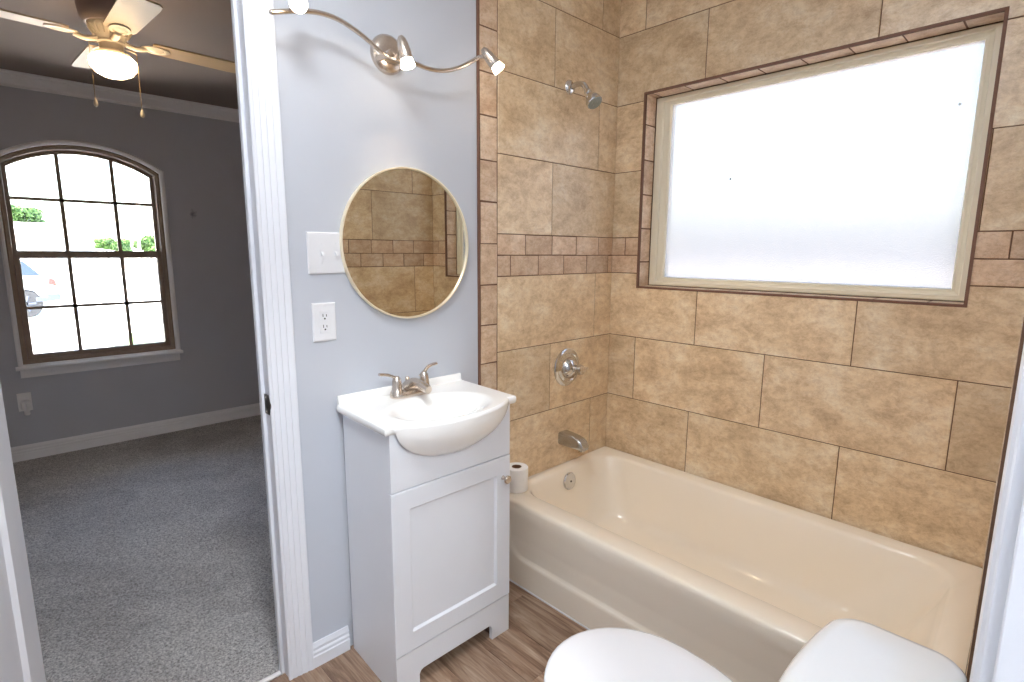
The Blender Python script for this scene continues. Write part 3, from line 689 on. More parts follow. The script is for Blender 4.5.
q = MB(); q.lathe([(0.031, 0), (0.030, 0.004), (0.02, 0.013), (0.012, 0.016)], (shx, -0.006, shz), (0, -1, 0), 32); obj('flange', q, 'chrome', sh)
armp = smooth_pts([(shx, -0.01, shz), (shx, -0.05, shz + 0.004), (shx - 0.002, -0.085, shz - 0.006), (shx - 0.008, -0.110, shz - 0.038)], 5)
q = MB(); q.tube(armp, 0.0115, 14); obj('arm', q, 'chrome', sh)
hp = Vector((shx - 0.008, -0.110, shz - 0.038)); hdv = Vector((-0.05, -0.62, -0.78)).normalized()
q = MB(); q.lathe([(0.012, -0.004), (0.016, 0.004), (0.016, 0.012), (0.013, 0.016), (0.016, 0.022), (0.027, 0.04), (0.033, 0.052), (0.034, 0.066), (0.031, 0.070)], hp, hdv, 32); hb = obj('head', q, 'chrome', sh)
q = MB(); q.lathe([(0.030, 0.0), (0.029, 0.003), (0.012, 0.0025), (0.010, 0.005), (0.001, 0.005)], hp + hdv * 0.069, hdv, 28); obj('spray_face', q, 'spray', hb)

# ------------------------------------------------------------------ vanity
VX0, VX1, VY, VXC = -1.466, -0.992, -0.304, -1.229
def lean(mb):
    mb.v = [(a + 0.004 + 0.04 * b, b, c) for a, b, c in mb.v]
van = thing('vanity_cabinet', 'white shaker vanity cabinet between door casing and bathtub', 'vanity cabinet', (VXC, -0.16, 0))
q = MB(); th = 0.015
q.box((VX0, VY, 0), (VX0 + th, -0.016, 0.858)); q.box((VX1 - th, VY, 0), (VX1, -0.016, 0.858)); q.box((VX0 + th, -0.03, 0.14), (VX1 - th, -0.016, 0.858)); q.box((VX0 + th, VY + 0.002, 0.135), (VX1 - th, -0.03, 0.15))
lean(q); obj('carcass', q, 'cab', van, bevel=0.001)
q = MB(); YF = VY - 0.016
q.prism([(VX0, 0), (-1.383, 0), (-1.383, 0.046), (-1.377, 0.056), (-1.367, 0.060), (-1.09, 0.060), (-1.08, 0.056), (-1.074, 0.046), (-1.074, 0), (VX1, 0), (VX1, 0.142), (VX0, 0.142)], 'y', YF + 0.001, VY)
lean(q); obj('toe_board', q, 'cab', van, smooth=False)
# upper fixed panel, cut out round the basin
q = MB(); cut = [(VXC + 0.210 * math.cos(t), 0.866 - 0.114 * math.sin(t)) for t in [PI * k / 24 for k in range(25)]]
cut = [(a, min(b, 0.858)) for a, b in cut]
q.prism([(VX0, 0.858), (VX0, 0.6815), (VX1, 0.6815), (VX1, 0.858)] + cut, 'y', YF, VY)
lean(q); obj('upper_panel', q, 'cab', van, smooth=False)
dr = MB(); D0, D1, E0, E1 = VX0 - 0.0015, VX1 + 0.001, 0.1455, 0.678; sw = 0.062; YD = YF - 0.002
f = lambda i, y_: [(D0 + i, y_, E0 + i), (D1 - i, y_, E0 + i), (D1 - i, y_, E1 - i), (D0 + i, y_, E1 - i)]
dr.rings([f(0, VY - 0.0005), f(0, YD + 0.002), f(0.002, YD), f(sw, YD), f(sw + 0.006, YD + 0.008)], cap1=True)
lean(dr); dd = obj('door', dr, 'cab', van, smooth=False)
q = MB(); kc = (-1.034, YD, 0.602); q.lathe([(0.008, 0), (0.006, 0.004), (0.005, 0.012), (0.010, 0.018), (0.0145, 0.021), (0.0145, 0.026), (0.012, 0.029), (0.001, 0.030)], kc, (0, -1, 0), 24)
obj('knob', q, 'nickel', dd)

# integrated china sink top
sk = MB(); SX0, SX1, ZT = -1.4785, -0.973, 0.886
def yfront(x_):
    t = (x_ - VXC) / 0.222
    fl = -0.322
    return fl - 0.072 * max(0.0, 1 - t * t) ** 0.85 if abs(t) < 1 else fl
nx, ny2 = 72, 44; XS = [SX0 + (SX1 - SX0) * i / nx for i in range(nx + 1)]; vs = []
def ztop(x_, y_, yf):
    bx = (x_ - VXC) / 0.192; cyb = -0.245; by = (y_ - cyb) / (0.138)
    r = math.hypot(bx, by)
    z_ = ZT
    if r < 1: z_ -= 0.085 * (1 - r * r) ** 1.7
    r2 = max(0, 1 - abs(r - 1.0) / 0.16); z_ += 0.0
    return z_
for j in range(ny2 + 1):
    for x_ in XS:
        yf = yfront(x_); y_ = -0.016 + (yf + 0.016) * j / ny2
        vs.append((x_, y_, ztop(x_, y_, yf)))
nn = nx + 1
sk.add(vs, [(j * nn + i, (j + 1) * nn + i, (j + 1) * nn + i + 1, j * nn + i + 1) for j in range(ny2) for i in range(nx)])
# rolled edge round front and sides
edge = [(SX0, -0.002)] + [(x_, yfront(x_)) for x_ in XS] + [(SX1, -0.002)]
edge[0] = (SX0, -0.016); edge[-1] = (SX1, -0.016)
R = []
for dz_, o_ in ((0, 0), (-0.0015, 0.004), (-0.006, 0.007), (-0.016, 0.0075), (-0.023, 0.005), (-0.027, 0.0)):
    r_ = []
    for k, (a, b) in enumerate(edge):
        p0 = edge[max(k - 1, 0)]; p1 = edge[min(k + 1, len(edge) - 1)]
        dx_, dy_ = p1[0] - p0[0], p1[1] - p0[1]; l = math.hypot(dx_, dy_)
        nx_, ny_ = dy_ / l, -dx_ / l
        if k <= 1: nx_, ny_ = (-1, 0) if k == 0 else (-0.7, -0.7)
        if k >= len(edge) - 2: nx_, ny_ = (1, 0) if k == len(edge) - 1 else (0.7, -0.7)
        r_.append((a + nx_ * o_, b + ny_ * o_, ZT + dz_))
    R.append(r_)
sk.rings(R, closed=False)
sk.rings([R[-1], [(VXC + (a - VXC) * 0.92, -0.15 + (b + 0.15) * 0.88, ZT - 0.027) for a, b in edge]], closed=False)
# belly of the basin below the rim
nb = 20; R = []
for j in range(nb + 1):
    s_ = j / nb; z_ = ZT - 0.009 - 0.127 * s_
    w = 0.222 * math.sqrt(max(1e-4, 1 - s_ * s_)); r_ = []
    for i in range(41):
        x_ = VXC + w * (-1 + 2 * i / 40); rho2 = min(1, ((x_ - VXC) / 0.222) ** 2 + s_ * s_)
        r_.append((x_, -0.3235 - 0.0078 * (1 - s_ ** 3) - 0.0715 * (1 - rho2) ** 0.85, z_))
    R.append(r_)
sk.rings(R, closed=False)
# hidden underside of the bowl
q2 = []
for j in range(9):
    t = j / 8 * PI / 2
    q2.append([(VXC + 0.205 * math.cos(t) * math.cos(2 * PI * k / 36), -0.19 + 0.115 * math.cos(t) * math.sin(2 * PI * k / 36), ZT - 0.027 - 0.10 * math.sin(t)) for k in range(36)])
sk.rings(q2, cap0=False)
# low ledge along the wall
sk.prism([(-0.0015, ZT - 0.027), (-0.0015, ZT + 0.023), (-0.004, ZT + 0.026), (-0.012, ZT + 0.026), (-0.015, ZT + 0.023), (-0.016, ZT + 0.006), (-0.022, ZT), (-0.022, ZT - 0.027)], 'x', SX0 + 0.002, SX1 - 0.002)
lean(sk)
tag(obj('bow_front_sink', sk, 'china', angle=50, at=(VXC, -0.16, 0.86)), 'white china vanity top with bow-front basin on the cabinet', 'sink')

# faucet
FX, FY, FZ = -1.236, -0.072, ZT
fa = thing('sink_faucet', 'brushed nickel two-handle faucet on the white sink top', 'faucet', (FX, FY, FZ))
q = MB(); st_ = lambda hx, hy, z_: [(FX + math.copysign(abs(math.cos(2 * PI * k / 40)) ** 0.55, math.cos(2 * PI * k / 40)) * hx, FY + math.copysign(abs(math.sin(2 * PI * k / 40)) ** 0.75, math.sin(2 * PI * k / 40)) * hy, z_) for k in range(40)]
q.rings([st_(0.077, 0.027, FZ), st_(0.079, 0.029, FZ + 0.003), st_(0.078, 0.028, FZ + 0.012), st_(0.073, 0.024, FZ + 0.018), st_(0.06, 0.018, FZ + 0.021)])
obj('base_plate', q, 'nickel', fa, angle=50)
sq = MB()
path = smooth_pts([(FX, FY + 0.014, FZ + 0.024), (FX, FY + 0.006, FZ + 0.032), (FX, FY - 0.025, FZ + 0.044), (FX, FY - 0.065, FZ + 0.044), (FX, FY - 0.105, FZ + 0.036)], 6)
rads = [0.024 - 0.011 * (k / (len(path) - 1)) for k in range(len(path))]
sq.tube(path, rads, 18, sx=1.1, up=(1, 0, 0)); spt = obj('spout', sq, 'nickel', fa, angle=60)
q = MB(); q.lathe([(0.009, 0), (0.0095, 0.014), (0.007, 0.015)], (FX, FY - 0.092, FZ + 0.036), (0, -0.1, -1), 18); obj('aerator', q, 'nickel', spt)
q = MB(); q.lathe([(0.003, 0), (0.003, 0.03), (0.007, 0.034), (0.008, 0.042), (0.005, 0.047), (0.001, 0.048)], (FX, FY + 0.022, FZ + 0.014), (0, 0, 1), 14); obj('lift_rod', q, 'nickel', fa)
for sx_, tip in ((-1, [(-0.006, 0.002, 0.058), (-0.030, 0.004, 0.070), (-0.062, 0.006, 0.076)]), (1, [(0.004, 0.004, 0.060), (0.026, 0.008, 0.076), (0.062, 0.014, 0.080)])):
    hx = FX + sx_ * 0.0555
    q = MB(); q.lathe([(0.023, 0), (0.0225, 0.008), (0.018, 0.014), (0.0165, 0.03), (0.0155, 0.045), (0.013, 0.056), (0.007, 0.062), (0.001, 0.063)], (hx, FY, FZ + 0.012), (0, 0, 1), 24); h_ = obj('handle', q, 'nickel', fa)
    q = MB(); pp = smooth_pts([(hx - sx_ * 0.006, FY, FZ + 0.058)] + [(hx + a, FY + b, FZ + c_ + 0.012) for a, b, c_ in tip], 5)
    q.tube(pp, [0.011 - 0.006 * min(1, k / 6) if k < 10 else 0.0055 for k in range(len(pp))], 12, sx=1.5); obj('lever', q, 'nickel', h_, angle=60)

# ------------------------------------------------------------------ mirror
MX, MZ, MR = -1.1867, 1.3985, 0.2545
mi = thing('round_mirror', 'round mirror with thin pale brass rim above the sink', 'mirror', (MX, 0, MZ))
q = MB(); q.lathe([(MR - 0.006, 0.002), (MR, 0.002), (MR + 0.001, 0.018), (MR, 0.020), (MR - 0.004, 0.020), (MR - 0.005, 0.018), (MR - 0.006, 0.008)], (MX, 0, MZ), (0, -1, 0), 128, cap0=False, cap1=False); obj('mirror_frame', q, 'brass', mi)
q = MB(); q.lathe([(MR - 0.0045, 0.004), (MR - 0.0045, 0.012)], (MX, 0, MZ), (0, -1, 0), 128); obj('mirror_glass', q, 'mirror', mi)

# ------------------------------------------------------------------ switch and outlet plates
sw_ = thing('light_switch_plate', 'white two-toggle light switch plate partly behind the mirror', 'light switch', (-1.4855, 0, 1.368))
def plate(parent, x0, x1, z0, z1):
    q = MB(); f = lambda i, y_: [(x0 + i, y_, z0 + i), (x1 - i, y_, z0 + i), (x1 - i, y_, z1 - i), (x0 + i, y_, z1 - i)]
    q.rings([f(0, 0), f(0, -0.003), f(0.0025, -0.0055), f(0.005, -0.006)]); return obj('plate', q, 'plate', parent, smooth=False)
plate(sw_, -1.5445, -1.4265, 1.305, 1.4315)
for tx in (-1.4995, -1.4535):
    q = MB(); q.box((tx - 0.0055, -0.0068, 1.3565), (tx + 0.0055, -0.0055, 1.3805)); fr_ = obj('toggle_bezel', q, 'plate', sw_, smooth=False)
    q = MB(); q.rings([[(tx - 0.0042, -0.006, 1.361), (tx + 0.0042, -0.006, 1.361), (tx + 0.0042, -0.006, 1.3745), (tx - 0.0042, -0.006, 1.3745)], [(tx - 0.0034, -0.0175, 1.358), (tx + 0.0034, -0.0175, 1.358), (tx + 0.0034, -0.0165, 1.3645), (tx - 0.0034, -0.0165, 1.3645)]]); obj('toggle', q, 'plate', sw_, smooth=False, bevel=0.0008)
    for sz in (1.3385, 1.3985):
        q = MB(); q.lathe([(0.0032, 0), (0.0028, 0.0012)], (tx, -0.0058, sz), (0, -1, 0), 12); obj('screw', q, 'plate', sw_)
ou = thing('wall_outlet', 'white double outlet plate below the light switches', 'outlet', (-1.5025, 0, 1.155))
plate(ou, -1.5405, -1.4645, 1.0955, 1.2155)
q = MB(); q.box((-1.5195, -0.0085, 1.121), (-1.4855, -0.0055, 1.190)); rc = obj('receptacle', q, 'plate', ou, smooth=False, bevel=0.001)
for cz in (1.1385, 1.1725):
    q = MB(); q.box((-1.5095, -0.0092, cz), (-1.5075, -0.0083, cz + 0.009)); q.box((-1.4985, -0.0092, cz), (-1.4965, -0.0083, cz + 0.0075)); q.lathe([(0.0028, 0), (0.0028, 0.0008)], (-1.503, -0.0084, cz - 0.006), (0, -1, 0), 10); obj('socket_slots', q, 'slot', rc, smooth=False)
q = MB(); q.box((-1.508, -0.0095, 1.1535), (-1.498, -0.0083, 1.158)); obj('test_button', q, 'plate', rc, smooth=False)
for sz in (1.1045, 1.2065):
    q = MB(); q.lathe([(0.003, 0), (0.0026, 0.001)], (-1.5025, -0.0058, sz), (0, -1, 0), 12); obj('screw', q, 'plate', ou)

# ------------------------------------------------------------------ vanity light: wavy bar with three spot heads
LC = Vector((-1.247, 0, 1.995)); BYL = -0.085
vl = thing('vanity_light', 'brushed nickel wavy bar light with three spot heads above the mirror', 'vanity light', (LC.x, 0, LC.z))
q = MB(); q.lathe([(0.060, 0), (0.060, 0.006), (0.057, 0.014), (0.048, 0.022), (0.03, 0.027), (0.001, 0.028)], LC, (0, -1, 0), 48); obj('canopy', q, 'nickel', vl)
bar = smooth_pts([(-1.640, BYL, 1.986), (-1.566, BYL, 2.010), (-1.510, BYL, 2.021), (-1.457, BYL, 2.020), (-1.405, BYL, 2.006), (-1.355, BYL, 1.985), (-1.316, BYL, 1.966), (-1.265, BYL, 1.958), (-1.212, BYL, 1.962), (-1.145, BYL, 1.957), (-1.080, BYL, 1.966), (-1.012, BYL, 1.993), (-0.935, BYL, 2.040)], 6)
q = MB(); q.tube(bar, 0.0068, 12, sx=1.0); q.sphere(bar[0], 0.0065, 10, 6); obj('bar', q, 'nickel', vl)
q = MB(); q.lathe([(0.010, 0), (0.009, 0.062), (0.012, 0.066), (0.012, 0.076), (0.001, 0.077)], (-1.29, -0.018, 1.972), (0.0, -1, -0.06), 18); obj('post', q, 'nickel', vl)
def head(base, d, power, aim):
    base = Vector(base); d = Vector(d).normalized()
    q = MB(); q.lathe([(0.001, -0.002), (0.008, 0.0), (0.013, 0.008), (0.0165, 0.022), (0.0195, 0.046), (0.0205, 0.066), (0.0195, 0.068), (0.017, 0.064)], base, d, 28, cap1=False); h = obj('spot_head', q, 'nickel', vl)
    q = MB(); q.lathe([(0.015, 0.060), (0.017, 0.068), (0.0215, 0.084), (0.0225, 0.087), (0.021, 0.089), (0.012, 0.0875), (0.001, 0.0865)], base, d, 28); obj('bulb', q, 'bulb', h)
    return h
def joint(p, b):
    q = MB(); q.tube([Vector(p), Vector(b)], 0.0065, 10); q.sphere(tuple(b), 0.009, 12, 8); obj('swivel', q, 'nickel', vl)
joint((-1.268, BYL, 1.958), (-1.268, BYL - 0.03, 1.978))
head((-1.276, BYL - 0.042, 2.010), (0.14, -0.20, -0.97), 3, None)
joint((-0.937, BYL, 2.040), (-0.932, BYL - 0.025, 2.040))
head((-0.945, BYL - 0.035, 2.058), (0.50, -0.42, -0.76), 3, None)
joint((-1.572, BYL, 2.008), (-1.585, BYL - 0.02, 2.018))
head((-1.566, BYL + 0.0, 2.040), (-0.36, -0.80, -0.48), 3, None)
for nm, p, d, w, bl in (('spot_light', (-1.262, BYL - 0.075, 1.918), (0.05, 0.20, -0.97), 0.6, 1.0), ('spot_light', (-0.893, BYL - 0.08, 1.99), (0.5, -0.42, -0.76), 3.0, 0.8), ('spot_light', (-1.612, BYL - 0.08, 2.01), (-0.4, -0.74, -0.54), 3.0, 0.8)):
    l = bpy.data.lights.new(nm, 'SPOT'); l.energy = w; l.spot_size = math.radians(78); l.spot_blend = bl; l.color = (1, 0.74, 0.48); l.shadow_soft_size = 0.02
    lo = bpy.data.objects.new(nm, l); COL.objects.link(lo); lo.location = p; lo.rotation_euler = Vector(d).to_track_quat('-Z', 'Y').to_euler()

# unseen dome lamp added above the view as fill light for the bathroom
cl = thing('added_fill_light', 'added fill lamp, a round white dome on the bathroom ceiling out of view', 'added fill light', (-1.95, -0.9, ZC))
q = MB(); q.lathe([(0.27, 0), (0.27, 0.03), (0.26, 0.035), (0.001, 0.035)], (-1.95, -0.9, ZC), (0, 0, -1), 40); obj('fill_lamp_base', q, 'plate', cl)
q = MB(); q.lathe([(0.25, 0.035), (0.245, 0.055), (0.21, 0.09), (0.13, 0.115), (0.001, 0.125)], (-1.95, -0.9, ZC), (0, 0, -1), 40); obj('fill_lamp_shade', q, 'dome', cl)
hl = thing('added_hall_fill_light', 'added fill lamp, a round white dome on the hall ceiling behind the camera', 'added fill light', (-2.2, -2.5, ZC))  # unseen hall lamp, added to throw frontal fill through the doorway
q = MB(); q.lathe([(0.17, 0), (0.17, 0.03), (0.16, 0.035), (0.001, 0.035)], (-2.2, -2.5, ZC), (0, 0, -1), 40); obj('fill_lamp_base', q, 'plate', hl)
q = MB(); q.lathe([(0.155, 0.035), (0.152, 0.05), (0.13, 0.08), (0.08, 0.10), (0.001, 0.107)], (-2.2, -2.5, ZC), (0, 0, -1), 40); obj('fill_lamp_shade', q, 'hall_fill_dome', hl)

# ------------------------------------------------------------------ toilet
TX = -1.322
to = thing('toilet', 'white toilet beside the tub with its lid down', 'toilet', (TX, -1.2, 0))
def egg(hw_, yf, yb, z_, n=48, ym=None):
    ym = ym if ym is not None else yf + (yb - yf) * 0.46; out_ = []
    for k in range(n):
        t = 2 * PI * k / n; c_, s_ = math.cos(t), math.sin(t)
        L = (yf - ym) if s_ > 0 else (ym - yb)
        e_ = 1.0 if s_ > 0 else 0.8
        out_.append((TX + hw_ * math.copysign(abs(c_) ** e_, c_), ym + L * math.copysign(abs(s_) ** e_, s_), z_))
    return out_
q = MB()
q.rings([egg(0.105, -0.99, -1.50, 0.0), egg(0.108, -0.985, -1.50, 0.02), egg(0.092, -1.02, -1.49, 0.07), egg(0.088, -1.03, -1.48, 0.15), egg(0.105, -1.0, -1.46, 0.22), egg(0.145, -0.93, -1.42, 0.29), egg(0.175, -0.885, -1.37, 0.34), egg(0.188, -0.868, -1.34, 0.375), egg(0.190, -0.864, -1.335, 0.390), egg(0.180, -0.872, -1.33, 0.396)])
obj('bowl', q, 'toilet', to, angle=60)
q = MB(); q.rings([rr(TX - 0.11, TX + 0.11, -1.575, -1.28, 0.04, 0.30, 6), rr(TX - 0.13, TX + 0.13, -1.575, -1.28, 0.04, 0.36, 6), rr(TX - 0.135, TX + 0.135, -1.575, -1.29, 0.04, 0.395, 6)]); obj('tank_shelf', q, 'toilet', to, angle=60)
q = MB(); q.rings([egg(0.186, -0.860, -1.315, 0.398), egg(0.191, -0.855, -1.317, 0.402), egg(0.191, -0.855, -1.317, 0.412), egg(0.186, -0.86, -1.315, 0.416)]); obj('seat', q, 'seat', to, angle=60)
q = MB(); q.rings([egg(0.188, -0.856, -1.318, 0.4175), egg(0.1925, -0.8515, -1.32, 0.420), egg(0.1945, -0.8495, -1.32, 0.425), egg(0.1925, -0.8515, -1.32, 0.431), egg(0.184, -0.86, -1.315, 0.4345), egg(0.16, -0.885, -1.30, 0.436), egg(0.1, -0.95, -1.25, 0.437), egg(0.03, -1.05, -1.12, 0.4375)]); obj('seat_lid', q, 'seat', to, angle=60)
for sx_ in (-0.07, 0.07):
    q = MB(); q.tube([(TX + sx_ - 0.02, -1.326, 0.418), (TX + sx_ + 0.02, -1.326, 0.418)], 0.011, 12); obj('lid_hinge', q, 'seat', to)
def tank_ring(hw_, yf, yb, z_, bow, r=0.045):
    out_ = []
    for x_, y_, _ in rr(-hw_, hw_, yb, yf, r, 0, 10):
        b = bow * (1 - (x_ / hw_) ** 2) * max(0, min(1, (y_ - (yb + yf) / 2) / ((yf - yb) / 2)))
        out_.append((TX + x_, y_ + b, z_))
    # extra points along the bowed front
    i0 = 10; seg_ = []
    for k in range(1, 12):
        x_ = (hw_ - r) - (2 * (hw_ - r)) * k / 12; seg_.append((TX + x_, yf + bow * (1 - (x_ / hw_) ** 2), z_))
    return out_[:11] + seg_ + out_[11:]
q = MB(); q.rings([tank_ring(0.165, -1.40, -1.565, 0.396, 0.012), tank_ring(0.178, -1.398, -1.567, 0.43, 0.014), tank_ring(0.192, -1.394, -1.568, 0.55, 0.018), tank_ring(0.198, -1.39, -1.57, 0.655, 0.02)]); obj('tank', q, 'toilet', to, angle=60)
q = MB(); q.rings([tank_ring(0.200, -1.388, -1.571, 0.652, 0.020), tank_ring(0.209, -1.380, -1.574, 0.656, 0.022), tank_ring(0.211, -1.378, -1.575, 0.668, 0.022), tank_ring(0.209, -1.380, -1.574, 0.681, 0.022), tank_ring(0.202, -1.387, -1.569, 0.689, 0.021), tank_ring(0.19, -1.40, -1.56, 0.6915, 0.018, 0.035), tank_ring(0.1, -1.45, -1.52, 0.694, 0.008, 0.02)]); obj('tank_lid', q, 'toilet', to, angle=60)
q = MB(); q.lathe([(0.012, 0), (0.012, 0.008), (0.006, 0.01), (0.006, 0.018)], (TX - 0.15, -1.378, 0.61), (0, 1, 0), 16); q.tube([(TX - 0.15, -1.362, 0.61), (TX - 0.11, -1.35, 0.605), (TX - 0.085, -1.345, 0.602)], 0.006, 10); obj('flush_lever', q, 'chrome', to)

# ------------------------------------------------------------------ toilet paper roll on the tub corner
RX, RY, RZ = -0.708, -0.058, 0.3715
tp = thing('toilet_paper_roll', 'white toilet paper roll standing on the tub corner beside the vanity', 'toilet paper', (RX, RY, RZ))
q = MB(); q.lathe([(0.021, 0), (0.0475, 0), (0.0495, 0.003), (0.0495, 0.097), (0.0475, 0.1), (0.021, 0.1)], (RX, RY, RZ), (0, 0, 1), 40, cap0=False, cap1=False); obj('paper', q, 'paper', tp)
q = MB(); q.lathe([(0.021, 0.0), (0.021, 0.1), (0.0195, 0.1), (0.0195, 0.0)], (RX, RY, RZ), (0, 0, 1), 28, cap0=False, cap1=False); obj('core', q, 'card', tp, label='brown cardboard core')

# ------------------------------------------------------------------ bedroom window
w2 = thing('window_2', 'arched nine-pane bedroom window looking onto the street', 'window', (wcx, BY + 0.08, BWZ0)); w2['kind'] = 'structure'
def arch_outline(i, n=24):
    A_ = arch(i, n); return [(BW0 + i, BWZ0 + i)] + A_ + [(BW1 - i, BWZ0 + i)]
def sweep(prof):
    q = MB(); q.rings([[(a, y_, b) for a, b in arch_outline(i)] for i, y_ in prof], loop=True); return q
obj('window_frame', sweep([(0.0, BY + 0.14), (0.0, BY + 0.035), (0.012, BY + 0.03), (0.03, BY + 0.035), (0.034, BY + 0.055), (0.034, BY + 0.14)]), 'win_frame', w2, smooth=False)
q = sweep([(-0.022, BY), (-0.022, BY - 0.006), (-0.014, BY - 0.012), (-0.004, BY - 0.010), (0.004, BY - 0.004), (0.004, BY + 0.03), (0.0, BY + 0.03), (0.0, BY)]); obj('casing_bead', q, 'bed_trim', w2, smooth=False)
RZ0, RZ1 = 1.313, 1.366     # meeting rail
xs3 = [BW0 + (BW1 - BW0) * k / 3 + 0.018 for k in (1, 2)]
def upper():
    q = MB(); A_ = arch(0.034); A2 = arch(0.056)
    o1 = [(BW0 + 0.034, RZ0 + 0.01)] + A_ + [(BW1 - 0.034, RZ0 + 0.01)]; o2 = [(BW0 + 0.056, RZ1)] + A2 + [(BW1 - 0.056, RZ1)]
    q.rings([[(a, BY + 0.10, b) for a, b in o1], [(a, BY + 0.075, b) for a, b in o1], [(a, BY + 0.075, b) for a, b in o2], [(a, BY + 0.10, b) for a, b in o2]], loop=True)
    for x_ in xs3:
        zt = ACZ + math.sqrt((AR - 0.05) ** 2 - (x_ - wcx) ** 2); q.box((x_ - 0.011, BY + 0.08, RZ1 - 0.01), (x_ + 0.011, BY + 0.094, zt))
    q.box((BW0 + 0.05, BY + 0.08, 1.688), (BW1 - 0.05, BY + 0.094, 1.708)); return q
us = obj('upper_sash', upper(), 'win_frame', w2, smooth=False)
def lower():
    q = MB(); a0, a1, b0 = BW0 + 0.034, BW1 - 0.034, BWZ0 + 0.034
    f = lambda i, y_, bi=0: [(a0 + i, y_, b0 + i), (a1 - i, y_, b0 + i), (a1 - i, y_, RZ1 - i - bi), (a0 + i, y_, RZ1 - i - bi)]
    q.rings([f(0, BY + 0.075), f(0, BY + 0.045), f(0.026, BY + 0.045, 0.02), f(0.03, BY + 0.055, 0.02), f(0.03, BY + 0.075, 0.02)], loop=True)
    for x_ in xs3: q.box((x_ - 0.011, BY + 0.055, b0 + 0.02), (x_ + 0.011, BY + 0.068, RZ1 - 0.04))
    q.box((a0 + 0.02, BY + 0.055, 0.986), (a1 - 0.02, BY + 0.068, 1.006)); return q
ls = obj('lower_sash', lower(), 'win_frame', w2, smooth=False)
q = MB(); A2 = arch(0.05); q.prism([(BW0 + 0.05, RZ1 - 0.01)] + A2 + [(BW1 - 0.05, RZ1 - 0.01)], 'y', BY + 0.085, BY + 0.089); obj('pane', q, 'glass', us, smooth=False)
q = MB(); q.box((BW0 + 0.055, BY + 0.060, BWZ0 + 0.055), (BW1 - 0.055, BY + 0.064, RZ1 - 0.03)); obj('pane', q, 'glass', ls, smooth=False)
q = MB(); q.prism([(BY + 0.04, BWZ0 - 0.002), (BY - 0.04, BWZ0 - 0.002), (BY - 0.046, BWZ0 - 0.008), (BY - 0.046, BWZ0 - 0.018), (BY - 0.04, BWZ0 - 0.024), (BY + 0.04, BWZ0 - 0.024)], 'x', BW0 - 0.035, BW1 + 0.03)
q.prism([(BY, BWZ0 - 0.024), (BY - 0.022, BWZ0 - 0.024), (BY - 0.018, BWZ0 - 0.045), (BY - 0.012, BWZ0 - 0.062), (BY - 0.01, BWZ0 - 0.078), (BY, BWZ0 - 0.08)], 'x', BW0 - 0.015, BW1 + 0.012)
obj('window_sill', q, 'bed_trim', w2, smooth=False)

# bedroom outlet with a plugged-in freshener
bo = thing('bedroom_outlet', 'bedroom outlet plate low under the arched window', 'outlet', (-2.16, BY, 0.392))
q = MB(); q.box((-2.197, BY - 0.006, 0.332), (-2.127, BY, 0.452)); obj('plate', q, 'bed_trim', bo, bevel=0.002)
q = MB(); q.box((-2.177, BY - 0.008, 0.412), (-2.147, BY - 0.005, 0.44)); obj('receptacle', q, 'bed_trim', bo, bevel=0.001)
pf = thing('plug_in_freshener', 'white plug-in freshener in the bedroom outlet', 'air freshener', (-2.158, BY - 0.006, 0.37))
q = MB(); q.rings([[(a, y_, b) for a, b, _ in rr(-2.158 - w, -2.158 + w, 0.335 + e_, 0.408 - e_, 0.02, 0, 5)] for y_, w, e_ in ((BY - 0.006, 0.022, 0.004), (BY - 0.02, 0.027, 0.0), (BY - 0.04, 0.026, 0.0), (BY - 0.05, 0.018, 0.008))]); obj('body', q, 'bed_trim', pf, angle=50)
q = MB(); q.lathe([(0.014, 0), (0.016, 0.02), (0.012, 0.03), (0.001, 0.03)], (-2.158, BY - 0.03, 0.338), (0, 0, -1), 16); obj('oil_bottle', q, 'bed_trim', pf)

# ------------------------------------------------------------------ ceiling fan
CX, CYF = -1.745, 1.44
fan = thing('ceiling_fan', 'cream four-blade ceiling fan with a lit bowl light in the bedroom', 'ceiling fan', (CX, CYF, ZB))
q = MB(); q.lathe([(0.115, ZB), (0.113, ZB - 0.02), (0.108, ZB - 0.06), (0.102, ZB - 0.085), (0.088, ZB - 0.10)][::1], (CX, CYF, 0), (0, 0, 1), 40); obj('housing', q, 'fan_dark', fan, label='taupe motor housing')
q = MB(); q.lathe([(0.082, ZB - 0.098), (0.08, ZB - 0.105), (0.074, ZB - 0.118), (0.062, ZB - 0.135), (0.052, ZB - 0.15), (0.05, ZB - 0.162)], (CX, CYF, 0), (0, 0, 1), 40)
for k in range(18):
    t = 2 * PI * k / 18; c_, s_ = math.cos(t), math.sin(t)
    q.tube([(CX + 0.079 * c_, CYF + 0.079 * s_, ZB - 0.112), (CX + 0.060 * c_, CYF + 0.060 * s_, ZB - 0.144)], 0.0045, 6)
obj('vented_motor_cover', q, 'fan_white', fan)
ZBL = ZB - 0.158
FA = 2.5
